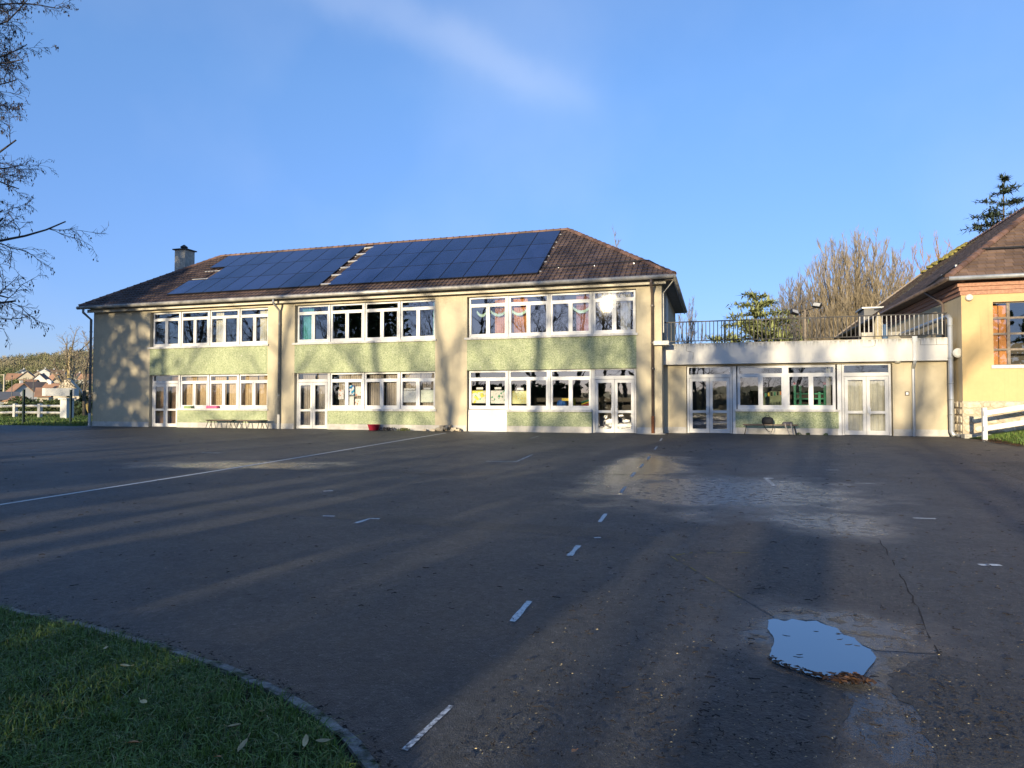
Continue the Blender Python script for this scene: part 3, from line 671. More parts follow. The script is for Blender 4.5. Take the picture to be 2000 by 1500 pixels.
blades('grass', x, y, z, 0.04, 0.11, 0.006, rs, 0.6)

# ------------------------------------------------------------------ wall with openings
def wall_panel(mb, x0, x1, z0, z1, y, holes, depth, step=None):
    """Front face in the plane y (facing -Y) with rectangular holes and their reveals going back by depth."""
    X = sorted({x0, x1, *[h[0] for h in holes], *[h[1] for h in holes]}); Z = sorted({z0, z1, *[h[2] for h in holes], *[h[3] for h in holes]})
    for a, b in zip(X, X[1:]):
        for c, d in zip(Z, Z[1:]):
            cx, cz = (a + b) / 2, (c + d) / 2
            if any(h[0] < cx < h[1] and h[2] < cz < h[3] for h in holes): continue
            mb.quad((a, y, c), (b, y, c), (b, y, d), (a, y, d))
    for a, b, c, d in holes:
        mb.quad((a, y, c), (a, y, d), (a, y + depth, d), (a, y + depth, c)); mb.quad((b, y, d), (b, y, c), (b, y + depth, c), (b, y + depth, d))
        mb.quad((a, y, d), (b, y, d), (b, y + depth, d), (a, y + depth, d)); mb.quad((b, y, c), (a, y, c), (a, y + depth, c), (b, y + depth, c))

WY = 26.4                    # main front
U_Z0, U_Z1 = 4.02, 5.76      # upper window bands
L_Z0, L_Z1 = 0.985, 2.63     # lower window bands
BLOCKS = [(-26.95, -20.03), (-18.57, -11.53), (-10.07, -2.96)]
MX0, MX1 = -30.6, -1.98
school = thing('school_building', 'long two-storey cream school block with green panels and hipped brown roof', 'building', (-16.3, WY, 0.06))
mb = MB(); holes = []
for a, b in BLOCKS: holes += [(a, b, 0.0, U_Z1)]
mb_holes = [(a, b, max(c, 0.0), d) for a, b, c, d in holes]
wall_panel(mb, MX0, MX1, 0.0, 5.98, WY, mb_holes, 0.30)
mb.quad((MX1, WY, 0), (MX1, 35.8, 0), (MX1, 35.8, 5.98), (MX1, WY, 5.98)); mb.quad((MX0, 35.8, 0), (MX0, WY, 0), (MX0, WY, 5.98), (MX0, 35.8, 5.98))
mb.quad((MX1, 35.8, 0), (MX0, 35.8, 0), (MX0, 35.8, 5.98), (MX1, 35.8, 5.98))
mb.build('wall', 'cream_render', school)

def door_x(bi):
    a, b = BLOCKS[bi]; u = (b - a) / 4
    return (a, a + u) if bi < 2 else (b - u, b)
for bi, (a, b) in enumerate(BLOCKS):
    u = (b - a) / 4; da, db = door_x(bi)
    MB().box(a, b, WY + 0.004, WY + 0.29, L_Z1 + 0.002, U_Z0 - 0.092).build('green_panel', 'green_pebbledash', school)
    la, lb = (db, b) if bi < 2 else (a + u, da)
    MB().box(la, lb, WY + 0.004, WY + 0.29, 0.31, L_Z0 - 0.092).build('green_panel', 'green_pebbledash', school)
    if bi == 2: 
        MB().box(a + 0.05, a + u - 0.02, WY + 0.06, WY + 0.29, 0.06, L_Z0 - 0.02).build('white_panel', 'white_paint', school)
    MB().box(a - 0.09 if bi == 0 else a - 0.1, b + 0.06, WY - 0.07, WY + 0.2, U_Z0 - 0.09, U_Z0 + 0.0).build('sill', 'sill_stone', school)
    MB().box(la - 0.04, lb + (0.06 if bi < 2 else 0.0), WY - 0.06, WY + 0.2, L_Z0 - 0.09, L_Z0).build('sill', 'sill_stone', school)
# plinth strips between the doors
edges = [(MX0 - 0.015, BLOCKS[0][0] - 0.01), (door_x(0)[1], door_x(1)[0] - 0.01), (door_x(1)[1], BLOCKS[2][0] - 0.01), (BLOCKS[2][0] + 1.79, door_x(2)[0]), (BLOCKS[2][1], MX1 + 0.015)]
for a, b in edges:
    MB().box(a, b, WY - 0.018, WY + 0.05, 0.0, 0.305).build('plinth', 'plinth_paint', school)

# ---- window units and doors (built once, shared meshes)
FD = 0.06
def frame_mesh(w, h, ratio=0.212, three=False):
    mb = MB(); e = 0.042; g = 0.07; bot = 0.13; tb = 0.115; th = ratio
    zt = h - 0.085 - th - tb          # top of the casement panes
    def b(x0, x1, z0, z1, y0=0.0): mb.box(x0, x1, y0, FD, z0, z1)
    b(e, e + g, 0.0, h); b(w - e - g, w - e, 0.0, h)
    b(e + g, w - e - g, 0.0, bot); b(e + g, w - e - g, h - 0.085, h); b(e + g, w - e - g, zt, zt + tb)
    m0 = w / 2 - 0.055; b(m0, m0 + 0.11, bot, zt)
    # casement sashes stand slightly proud of the frame
    for xa, xb in ((e + g, m0), (m0 + 0.11, w - e - g)):
        for q in ((xa - 0.02, xa + 0.028, bot - 0.03, zt + 0.03), (xb - 0.028, xb + 0.02, bot - 0.03, zt + 0.03)): mb.box(q[0], q[1], -0.018, FD - 0.01, q[2], q[3])
        mb.box(xa + 0.028, xb - 0.028, -0.018, FD - 0.01, bot - 0.03, bot + 0.028); mb.box(xa + 0.028, xb - 0.028, -0.018, FD - 0.01, zt - 0.028, zt + 0.03)
    panes = [(e + g, w - e - g, zt + tb, h - 0.085), (e + g + 0.028, m0 - 0.028, bot + 0.028, zt - 0.028), (m0 + 0.11 + 0.028, w - e - g - 0.028, bot + 0.028, zt - 0.028)]
    return mb, panes
_wm = {}
def window_unit(parent, x, y, z, w, h, mat='white_paint', name='window'):
    key = (round(w, 3), round(h, 3), mat)
    if key not in _wm:
        mb, panes = frame_mesh(w, h)
        pm = []
        for p in panes: pm.append(((p[0], p[2]), MB().box(0, p[1] - p[0], 0, 0.014, 0, p[3] - p[2]).mesh('pane', 'window_glass')))
        _wm[key] = (mb.mesh('window', mat), pm)
    me, pm = _wm[key]
    o = place(name, me, (x, y, z), parent)
    for (px, pz), m in pm: place('pane', m, (x + px, y + 0.028, z + pz), o)
    return o
def door_set(parent, x0, x1, y, z0, ztop, zhead, handles='lever', wide=0.0):
    """Frame with a glazed light over two glazed leaves."""
    mb = MB(); j = 0.075
    mb.box(x0, x0 + j, y, y + 0.09, z0, ztop); mb.box(x1 - j, x1, y, y + 0.09, z0, ztop)
    mb.box(x0 + j, x1 - j, y - 0.012, y + 0.09, zhead, zhead + 0.13); mb.box(x0 + j, x1 - j, y, y + 0.09, ztop - 0.035, ztop)
    fr = mb.build('door_frame', 'door_paint', parent)
    MB().box(x0 + j, x1 - j, y + 0.04, y + 0.052, zhead + 0.13, ztop - 0.035).build('pane', 'window_glass', fr)
    xm = (x0 + x1) / 2; zr = z0 + 0.80
    for s, (a, b) in enumerate(((x0 + j + 0.012, xm - 0.006), (xm + 0.006, x1 - j - 0.012))):
        mb = MB(); st = 0.115
        za, zb = z0 + 0.012, zhead - 0.014
        mb.box(a, a + st, y - 0.005, y + 0.05, za, zb); mb.box(b - st, b, y - 0.005, y + 0.05, za, zb)
        mb.box(a + st, b - st, y - 0.005, y + 0.05, za, za + 0.16); mb.box(a + st, b - st, y - 0.005, y + 0.05, zb - 0.13, zb); mb.box(a + st, b - st, y - 0.005, y + 0.05, zr, zr + 0.1)
        d = mb.build('door', 'door_paint', parent)
        MB().box(a + st, b - st, y + 0.02, y + 0.032, za + 0.16, zr).build('pane', 'window_glass', d)
        MB().box(a + st, b - st, y + 0.02, y + 0.032, zr + 0.1, zb - 0.13).build('pane', 'window_glass', d)
        hx = b - 0.06 if s == 0 else a + 0.06
        mb = MB()
        if handles == 'box':
            sg = -1 if s == 0 else 1
            mb.box(hx - 0.045, hx + 0.045, y - 0.06, y - 0.005, zr + 0.02, zr + 0.27)
            mb.box(hx - 0.025 + sg * 0.04, hx + 0.025 + sg * 0.04, y - 0.09, y - 0.06, zr - 0.03, zr + 0.2)
        else:
            mb.box(hx - 0.02, hx + 0.02, y - 0.015, y - 0.005, zr + 0.02, zr + 0.24); mb.box(hx - 0.1 if s == 0 else hx - 0.012, hx + 0.012 if s == 0 else hx + 0.1, y - 0.05, y - 0.015, zr + 0.12, zr + 0.145)
        mb.build('handle', 'zinc' if handles != 'box' else 'white_paint', d)
GY = WY + 0.17
for bi, (a, b) in enumerate(BLOCKS):
    u = (b - a) / 4; da, db = door_x(bi)
    for k in range(4):
        window_unit(school, a + k * u, GY, U_Z0, u, U_Z1 - U_Z0)
        if abs(a + k * u - da) > 0.1: window_unit(school, a + k * u, GY, L_Z0, u, L_Z1 - L_Z0)
    # covers over the posts between units
    for k in range(1, 4):
        MB().box(a + k * u - 0.024, a + k * u + 0.024, GY - 0.03, GY + FD, U_Z0, U_Z1).build('window_post', 'white_paint', school)
        MB().box(a + k * u - 0.024, a + k * u + 0.024, GY - 0.03, GY + FD, L_Z0 if not (bi == 2 and k == 3) and not (bi < 2 and k == 1) else 0.06, L_Z1).build('window_post', 'white_paint', school)
    door_set(school, da + 0.03, db - 0.03, GY - 0.01, 0.065, L_Z1, 2.21, 'box' if bi == 2 else 'lever')
    # rooms behind
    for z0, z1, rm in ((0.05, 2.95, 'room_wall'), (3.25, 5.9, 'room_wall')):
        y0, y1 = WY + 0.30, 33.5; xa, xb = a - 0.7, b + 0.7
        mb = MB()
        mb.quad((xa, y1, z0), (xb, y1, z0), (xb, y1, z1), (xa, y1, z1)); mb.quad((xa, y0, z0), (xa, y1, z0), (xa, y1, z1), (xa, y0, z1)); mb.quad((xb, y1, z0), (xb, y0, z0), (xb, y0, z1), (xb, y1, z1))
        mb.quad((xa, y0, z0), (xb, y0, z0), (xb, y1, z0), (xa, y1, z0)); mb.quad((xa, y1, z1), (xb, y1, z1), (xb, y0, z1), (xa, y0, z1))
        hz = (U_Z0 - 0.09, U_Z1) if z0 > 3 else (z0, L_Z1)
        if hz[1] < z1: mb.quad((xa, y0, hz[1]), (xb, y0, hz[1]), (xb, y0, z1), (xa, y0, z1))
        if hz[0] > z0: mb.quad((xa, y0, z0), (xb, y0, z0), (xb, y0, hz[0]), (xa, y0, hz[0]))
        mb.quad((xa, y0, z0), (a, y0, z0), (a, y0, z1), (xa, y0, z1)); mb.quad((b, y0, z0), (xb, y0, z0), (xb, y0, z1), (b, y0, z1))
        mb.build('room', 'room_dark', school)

# ---- main roof
EY, EZ, SL = 25.9, 6.14, 0.65
ANG = math.atan(SL); CA, SA = math.cos(ANG), math.sin(ANG)
RL, RR, RY, RZ = -26.76, -6.70, 31.1, EZ + SL * 5.2
XL, XR, BY = -31.0, -1.50, 36.3
def rp(x, s, h=0.0):                  # point on the front slope: s metres up the slope, h above it
    return (x, EY + s * CA - h * SA, EZ + s * SA + h * CA)
SLEN = 5.2 / CA
mb = MB()
A, B, Cc, D = (XL, EY, EZ), (XR, EY, EZ), (XR, BY, EZ), (XL, BY, EZ); E1, E2 = (RL, RY, RZ), (RR, RY, RZ)
mb.quad(A, B, E2, E1); mb.tri(B, Cc, E2); mb.quad(Cc, D, E1, E2); mb.tri(D, A, E1)
mb.quad((XL + .03, EY + .03, EZ - .05), (XL + .03, BY, EZ - .05), (XR - .03, BY, EZ - .05), (XR - .03, EY + .03, EZ - .05))
roof = mb.build('roof', 'roof_tile', school)
rg = random.Random(11)
TW, TR = 0.205, 0.31
mb = MB(); row = 0; s = -0.03
ARR = [(-25.98, -17.32, 0.70, 5.86), (-16.88, -6.96, 0.70, 5.86)]
while s < SLEN - 0.05:
    y = EY + s * CA; f = (y - EY) / 5.2
    xa = XL + (RL - XL) * f; xb = XR + (RR - XR) * f
    x = xa + 0.02
    while x < xb - 0.03:
        x1 = min(x + TW, xb); sm = s + TR / 2
        hid = any(p[0] + 0.45 < x and x1 < p[1] - 0.4 and p[2] + 0.25 < s and s + TR < p[3] - 0.3 for p in ARR)
        if not hid:
            mb.tint = rg.gauss(0.5, 0.22)
            j = rg.uniform(-0.004, 0.006); h0 = 0.052 + j; h1 = 0.010; e = s + TR + 0.03; w = x1 - x
            n = len(mb.v)
            for k, (fx, dh) in enumerate(((0.03, 0.0), (0.58, 0.0), (0.68, 0.030), (0.86, 0.030), (0.95, 0.0))):
                mb.v.append(rp(x + w * fx, s, h0 + dh)); mb.v.append(rp(x + w * fx, e, h1 + dh)); mb.v.append(rp(x + w * fx, s, -0.01))
            for k in range(4):
                q = n + 3 * k; mb.face(q, q + 3, q + 4, q + 1); mb.face(q + 2, q + 5, q + 3, q)
        x += TW
    s += TR; row += 1
tag(mb.build('roof_tiles', 'roof_tile', school), kind='stuff')
def ridge_line(p0, p1, parent, n, mat='ridge_tile', r=0.12):
    p0, p1 = Vector(p0), Vector(p1); d = (p1 - p0); L = d.length; step = L / n; d.normalize()
    mb = MB(); l = step * 1.12
    q = d.to_track_quat('X', 'Z')
    ring = []
    for xx, rr in ((0, r * 1.12), (0.06, r * 1.10), (0.065, r), (l, r * 0.93)):
        base = len(mb.v)
        for k in range(7):
            a = math.pi * (k / 6) * 1.1 - 0.05 * math.pi
            mb.v.append((xx, rr * math.cos(a), rr * math.sin(a) * 0.9))
        ring.append(base)
    for a, b in zip(ring, ring[1:]):
        for k in range(6): mb.face(a + k, a + k + 1, b + k + 1, b + k)
    mb.face(*range(0, 7))
    me = mb.mesh('ridge_tile', mat)
    for i in range(n):
        o = place('ridge_tile', me, p0 + d * step * i, parent); o.rotation_mode = 'QUATERNION'; o.rotation_quaternion = q
ridge_line((RR, RY, RZ + 0.02), (RL, RY, RZ + 0.02), school, 58)
ridge_line((XR + 0.02, EY, EZ + 0.02), (RR, RY, RZ + 0.02), school, 23)
ridge_line((XL, EY, EZ + 0.02), (RL, RY, RZ + 0.02), school, 22)
# gutter, fascia board, soffit
mb = MB(); mb.tube([(XL - 0.05, EY - 0.06, EZ - 0.06), (XR + 0.03, EY - 0.06, EZ - 0.06)], 0.085, 10)
mb.tube([(XR + 0.03, EY - 0.06, EZ - 0.06), (XR + 0.03, BY, EZ - 0.06)], 0.085, 8)
mb.build('gutter', 'gutter_metal', school, True)
MB().box(XL + 0.25, XR - 0.3, WY - 0.26, WY - 0.2, 5.86, 6.02).build('fascia_board', 'trim_cream', school)
mb = MB(); mb.box(XL + 0.26, XR - 0.3, WY - 0.2, WY + 0.05, 5.93, 5.97); mb.box(XR - 0.48, XR - 0.04, WY + 0.05, BY - 0.4, 5.95, 6.0); mb.box(XR - 0.3, XR - 0.04, EY + 0.08, WY + 0.05, 5.96, 6.0); mb.build('soffit', 'soffit', school)
MB().box(XR - 0.04, XR - 0.0, EY + 0.05, BY - 0.4, 5.9, 6.09).build('fascia_board', 'soffit', school)
# chimney behind the left hip
ch = MB(); cx, cy = -28.75, 30.5
ch.box(cx - 0.36, cx + 0.36, cy - 0.36, cy + 0.36, 6.8, 9.86)
chim = ch.build('chimney', 'concrete', school)
MB().box(cx - 0.45, cx + 0.45, cy - 0.45, cy + 0.45, 9.86, 9.92).build('chimney_cap', 'dark_metal', chim)
MB().lathe([(0.14, 9.92), (0.14, 10.03), (0.2, 10.05), (0.2, 10.10), (0.12, 10.16), (0.03, 10.22)], cx - 0.05, cy, 10).build('chimney_cowl', 'dark_metal', chim)
# lightning cable on the right of the roof with its clips
cab = MB(); cab.tube([rp(-6.9, 1.30, 0.10), rp(-4.6, 1.36, 0.10), rp(-2.75, 1.42, 0.10), rp(-2.5, 1.25, 0.16), rp(-1.75, 0.25, 0.12)], 0.022, 6)
cab = cab.build('roof_cable', 'dark_metal', school)
for xx in (-6.2, -4.7, -3.1): 
    p = rp(xx, 1.26, 0.08); MB().box(p[0] - 0.018, p[0] + 0.018, p[1] - 0.015, p[1] + 0.015, p[2] - 0.05, p[2] + 0.0).build('clip', 'zinc', cab)
# downpipes
def downpipe(parent, x, y, zt, zb, r, mat, zsplit=None, lowmat=None, neck=True, rings=(4.9, 3.1, 1.6)):
    mb = MB()
    path = [(x, EY - 0.06, zt), (x, EY - 0.06, zt - 0.18), (x, y, zt - 0.5)] if neck else [(x, y, zt)]
    mb.tube(path + [(x, y, zsplit or zb)], r, 10)
    p = mb.build('downpipe', mat, parent, True)
    for z in rings:
        if z < zt - 0.5: MB().lathe([(r * 1.25, z - 0.03), (r * 1.25, z + 0.03)], x, y, 10).build('pipe_collar', mat, p)
    if zsplit: MB().tube([(x, y, zsplit), (x, y, zb)], r * 1.2, 10).build('pipe_foot', lowmat, p)
    return p
downpipe(school, -19.33, WY - 0.09, 6.02, 0.06, 0.055, 'grey_pipe', 0.72, 'old_white')
downpipe(school, -2.33, WY - 0.09, 6.02, 0.06, 0.055, 'brown_pipe', 0.75, 'rust', rings=(5.05, 3.6, 2.6))
downpipe(school, -30.66, WY - 0.1, 6.02, 0.06, 0.06, 'grey_pipe', 0.72, 'zinc')
MB().box(-2.34 - 0.5, -2.3 + 0.45, WY - 0.35, WY - 0.02, 0.0, 0.085).build('drain_slab', 'concrete', school)
# rod and box at the right corner of the eaves
MB().tube([(XR - 0.02, 26.1, 5.95), (XR - 0.42, 26.5, 5.55), (XR - 0.42, 26.5, 4.0)], 0.02, 6).build('conduit', 'old_white', school)
# terrace door and things by the end wall are seen edge on
MB().box(MX1 + 0.002, MX1 + 0.06, 28.2, 29.3, 3.6, 5.7).build('terrace_door', 'old_white', school)
MB().box(MX1 - 0.3, MX1 + 0.28, WY - 0.22, WY + 0.55, 3.50, 3.66).build('balcony_slab', 'sill_stone', school)

# ------------------------------------------------------------------ solar arrays
def solar_panel_mesh(w, l):
    mb = MB(); b = 0.018
    mb.mi = 0; mb.box(0, w, 0, l, -0.04, 0.0)
    mb.mi = 1; mb.quad((b, b, 0.0015), (w - b, b, 0.0015), (w - b, l - b, 0.0015), (b, l - b, 0.0015))
    return mb.mesh('solar_panel', ['solar_frame', 'solar_glass'])
def solar_array(x0, cols, pitch, label, missing=()):
    t = thing('solar_array', label, 'solar panels', rp(x0, 0.68, 0.12), 'solar arrays on the school roof')
    me = solar_panel_mesh(pitch - 0.018, 1.715)
    for r_ in range(3):
        for c_ in range(cols):
            if (r_, c_) in missing: continue
            o = place('solar_panel', me, rp(x0 + c_ * pitch, 0.70 + r_ * 1.732, 0.13), t, rot=(ANG, 0, 0))
    for r_ in range(3):
        for f in (0.3, 1.35):
            s_ = 0.70 + r_ * 1.732 + f
            a = rp(x0 - 0.06, s_, 0.06); b = rp(x0 + cols * pitch + 0.08, s_, 0.06)
            MB().tube([a, b], 0.022, 4).build('mounting_rail', 'alloy', t)
    return t
solar_array(-25.98, 8, 1.082, 'left solar array of dark blue panels with one corner panel missing', {(1, 0)})
ar = solar_array(-16.88, 9, 1.102, 'right solar array of dark blue panels reaching towards the roof corner')
# bright rail ends bridging the gap between the two arrays
for i, s_ in enumerate((0.86, 1.92, 2.85, 3.66, 4.62, 5.55)):
    mb = MB(); a = rp(-17.30, s_, 0.11); b = rp(-16.78, s_, 0.11); mb.tube([a, b], 0.04, 4)
    c_ = rp(-16.84, s_ - 0.14, 0.11); d_ = rp(-16.84, s_, 0.11); mb.tube([c_, d_], 0.03, 4); mb.build('rail_end', 'alloy', ar)

# ------------------------------------------------------------------ annex with terrace
AY = 27.4
annex = thing('annex_building', 'single-storey cream annex with deep white fascia and glazed doors', 'building', (3, AY, 0.06))
AX0, AX1 = -1.98, 8.02
HO = (-1.11, 6.21, 0.0, 2.72)
mb = MB(); wall_panel(mb, AX0, AX1, 0.0, 2.80, AY, [HO], 0.28)
mb.build('wall', 'annex_render', annex)
MB().box(AX0 - 0.02, 7.95, AY - 0.30, AY - 0.02, 2.78, 3.57).build('fascia', 'fascia_paint', annex)
MB().box(AX0, 7.95, AY - 0.02, 35.8, 2.80, 3.50).build('roof_slab', 'concrete', annex)
MB().box(AX0 - 0.01, 7.95, AY - 0.295, AY + 0.1, 3.57, 3.60).build('coping', 'concrete', annex)
for a, b in ((AX0, HO[0] - 0.01), (0.78, 4.36), (6.22, AX1 - 0.03)): MB().box(a, b, AY - 0.018, AY + 0.05, 0.0, 0.30).build('plinth', 'plinth_paint', annex)
MB().box(0.74, 4.40, AY + 0.004, AY + 0.27, 0.305, 0.93).build('green_panel', 'green_pebbledash', annex)
MB().box(0.70, 4.44, AY - 0.06, AY + 0.2, 0.93, 1.015).build('sill', 'sill_stone', annex)
AG = AY + 0.07
for xa in (0.78, 2.57): window_unit(annex, xa, AG, 1.015, 1.785, 2.70 - 1.015)
for xa in (0.64, 2.50, 4.37): MB().box(xa, xa + 0.14, AG - 0.03, AG + FD, 0.93 if xa == 2.50 else 0.06, 2.70).build('window_post', 'white_paint', annex)
door_set(annex, -1.08, 0.62, AG - 0.01, 0.065, 2.70, 2.26, 'box'); door_set(annex, 4.53, 6.17, AG - 0.01, 0.065, 2.70, 2.26, 'box')
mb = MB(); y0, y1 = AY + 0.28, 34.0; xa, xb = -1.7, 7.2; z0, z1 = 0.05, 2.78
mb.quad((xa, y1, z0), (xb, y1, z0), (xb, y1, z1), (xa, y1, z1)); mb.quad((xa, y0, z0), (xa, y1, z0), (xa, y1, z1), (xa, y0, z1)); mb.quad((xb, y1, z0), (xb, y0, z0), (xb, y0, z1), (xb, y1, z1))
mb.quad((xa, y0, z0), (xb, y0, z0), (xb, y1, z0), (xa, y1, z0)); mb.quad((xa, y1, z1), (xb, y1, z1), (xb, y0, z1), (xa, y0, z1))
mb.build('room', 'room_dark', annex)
# flat downpipe over the fascia, doorbell, small lamp
mb = MB(); mb.box(6.80, 6.90, AY - 0.36, AY - 0.303, 2.78, 3.52); mb.quad((6.80, AY - 0.36, 2.78), (6.90, AY - 0.36, 2.78), (6.93, AY - 0.06, 2.55), (6.81, AY - 0.06, 2.55))
mb.tube([(6.86, AY - 0.33, 2.80), (6.86, AY - 0.30, 2.70), (6.87, AY - 0.07, 2.50), (6.87, AY - 0.06, 0.06)], 0.055, 8)
dp = mb.build('downpipe', 'zinc', annex)
MB().box(6.78, 6.94, AY - 0.37, AY - 0.30, 3.46, 3.66).build('hopper', 'zinc', dp)
mb = MB(); mb.box(6.60, 6.74, AY - 0.035, AY - 0.002, 1.53, 1.68); bell = mb.build('doorbell_box', 'brown_pipe', annex)
MB().box(6.63, 6.71, AY - 0.045, AY - 0.036, 1.56, 1.65).build('bell_plate', 'paper', bell)
MB().lathe([(0.09, 2.735), (0.10, 2.765), (0.06, 2.785)], 6.35, AY - 0.16, 10).build('soffit_lamp', 'old_white', annex)
# cracks in the fascia
def crack(pts, parent, y, w=0.016):
    mb = MB(); rg = random.Random(len(pts))
    for (x0, z0), (x1, z1) in zip(pts, pts[1:]):
        d = Vector((x1 - x0, z1 - z0)); nrm = Vector((-d.y, d.x)).normalized() * w * rg.uniform(0.4, 1) / 2
        mb.quad((x0 - nrm.x, y, z0 - nrm.y), (x1 - nrm.x, y, z1 - nrm.y), (x1 + nrm.x, y, z1 + nrm.y), (x0 + nrm.x, y, z0 + nrm.y))
    mb.build('crack', 'debris', parent)
FY = AY - 0.303
crack([(-1.05, 3.56), (-1.07, 3.45), (-1.10, 3.32), (-1.02, 3.29), (-0.9, 3.27), (-0.82, 3.24), (-0.83, 3.12), (-0.84, 2.98), (-0.83, 2.85)], annex, FY)
crack([(5.62, 3.56), (5.60, 3.45), (5.58, 3.36), (5.48, 3.32), (5.38, 3.31), (5.18, 3.32)], annex, FY)
crack([(7.05, 3.55), (7.06, 3.46), (7.04, 3.35), (7.3, 3.345), (7.92, 3.34)], annex, FY, 0.012); crack([(7.55, 3.56), (7.56, 3.345)], annex, FY, 0.01)

# railing round the terrace
rail = thing('terrace_railing', 'black barred metal railing along the annex roof terrace', 'railing', (3, AY - 0.1, 3.6))
RYY = AY - 0.12
MB().box(-2.2, 7.95, RYY - 0.022, RYY + 0.022, 4.46, 4.50).build('top_rail', 'rail_metal', rail)
MB().box(-2.1, 7.85, RYY - 0.015, RYY + 0.015, 3.70, 3.73).build('bottom_rail', 'rail_metal', rail)
bm = MB().box(-0.015, 0.015, -0.009, 0.009, 0, 0.73).mesh('baluster', 'rail_metal')
gm = MB().box(-0.015, 0.015, -0.009, 0.009, 0, 0.73).mesh('baluster', 'rail_grey')
xx = -2.12; i = 0
while xx < 7.85:
    place('baluster', gm if xx > 5.1 else bm, (xx, RYY, 3.73), rail); xx += 0.148; i += 1
pm = MB().box(-0.02, 0.02, -0.02, 0.02, 0, 0.9).mesh('post', 'rail_metal')
for xx in (-2.17, 0.35, 2.85, 5.1, 7.9): place('post', pm, (xx, RYY + 0.03, 3.57), rail)

# ------------------------------------------------------------------ hall on the right
HX, HY, HYB = 8.22, 26.7, 48.5
hall = thing('hall_building', 'yellow rendered hall with rubble stone base and steep brown tiled roof', 'building', (14, 27, 0.06))
mb = MB(); HW = (9.16, 12.9, 2.56, 4.74)
wall_panel(mb, HX, 19, 0.0, 5.45, HY, [HW], 0.22); mb.build('wall', 'yellow_render', hall)
mb = MB(); mb.quad((HX, HYB, 0), (HX, HY, 0), (HX, HY, 5.45), (HX, HYB, 5.45)); mb.quad((19, HY, 0), (19, HYB, 0), (19, HYB, 5.45), (19, HY, 5.45))
RX, RZH, HEX, HEZ, HEY = 13.5, 10.05, 7.72, 5.60, 26.22
mb.quad((19, HYB, 0), (HX, HYB, 0), (HX, HYB, 5.45), (19, HYB, 5.45)); mb.tri((HX, HYB, 5.45), (18.8, HYB, 5.45), (RX, HYB, 9.7))
mb.build('side_wall', 'side_render', hall)
MB().box(HW[0] - 0.09, HW[1] + 0.05, HY - 0.06, HY + 0.2, HW[2] - 0.11, HW[2]).build('sill', 'sill_stone', hall)
# brick cornice courses
for i, (z0, z1, o_) in enumerate(((5.02, 5.16, 0.04), (5.16, 5.30, 0.09), (5.30, 5.45, 0.15))):
    mb = MB(); mb.box(HX - o_, 19, HY - o_, HY + 0.0, z0, z1 - 0.008); mb.box(HX - o_, HX, HY + 0.0, HYB, z0, z1 - 0.008); mb.build('cornice', 'brick_red', hall)
# stone base: mortar bed with individual stones
mb = MB(); mb.box(HX - 0.03, 19, HY - 0.03, HY - 0.001, 0.0, 1.33); mb.box(HX - 0.03, HX - 0.001, HY - 0.001, 27.38, 0.0, 1.33); mb.build('stone_base', 'mortar', hall)
rg = random.Random(77)
def stone_mesh(w, h, rg):
    mb = MB(); k = 9; d = rg.uniform(0.025, 0.05)
    out = []
    for i in range(k):
        a = 2 * math.pi * i / k; ca, sa = math.cos(a), math.sin(a)
        e = 1 / max(abs(ca) ** 3 + abs(sa) ** 3, 0.3) ** (1 / 3) * rg.uniform(0.88, 1.04)
        out.append((ca * w / 2 * e, sa * h / 2 * e))
    n = 0
    mb.v = [(x, 0, z) for x, z in out] + [(x * 0.96, -d * 0.75, z * 0.95) for x, z in out] + [(x * 0.8, -d * rg.uniform(0.9, 1.15), z * 0.78) for x, z in out]
    for a, b in ((0, k), (k, 2 * k)):
        for i in range(k): mb.face(a + i, a + (i + 1) % k, b + (i + 1) % k, b + i)
    mb.face(*range(2 * k, 3 * k)); return mb.mesh('stone', 'stone')
SM = [stone_mesh(1, 1, rg) for _ in range(9)]
z = 0.05
while z < 1.25:
    h = min(rg.choice([0.15, 0.19, 0.24, 0.30]), 1.33 - z); x = HX - 0.02
    while x < 12.5:
        w = rg.uniform(0.18, 0.55) * (1.15 if h > 0.2 else 0.9)
        hh = h * rg.uniform(0.82, 1.0)
        place('stone', rg.choice(SM), (x + w / 2, HY - 0.03, z + hh / 2), hall, rot=(0, rg.uniform(-0.06, 0.06), 0), scale=(w * 0.95, rg.uniform(0.7, 1.3), hh * 0.93))
        x += w
    y = HY + 0.02
    while y < 27.3:
        w = rg.uniform(0.2, 0.34); place('stone', rg.choice(SM), (HX - 0.03, y + w / 2, z + h / 2), hall, rot=(0, 0, R(-90)), scale=(w * 0.93, 1.2, h * 0.9)); y += w
    z += h
# roof
mb = MB(); HIPY = HEY + (RX - HEX) * 0.86
def hw(y, f, h=0):      # west slope: f 0 eave .. 1 ridge
    return (HEX + (RX - HEX) * f, y, HEZ + (RZH - HEZ) * f + h)
A = (HEX, HEY, HEZ); B = (19.3, HEY, HEZ); top = (RX, HIPY, RZH)
mb.tri(A, B, top); mb.quad((HEX, HYB + 0.35, HEZ), A, top, (RX, HYB + 0.35, RZH)); mb.quad(B, (19.3, HYB + 0.35, HEZ), (RX, HYB + 0.35, RZH), top)
mb.quad((HEX, HEY, HEZ - .04), (HEX, HYB + .3, HEZ - .04), (HX, HYB + .3, HEZ - 0.15), (HX, HEY, HEZ - 0.15))
mb.quad((HEX, HEY, HEZ - .04), (HX, HY, HEZ - 0.15), (19.3, HY, HEZ - 0.15), (19.3, HEY, HEZ - .04))
mb.build('roof', 'hall_tile', hall)
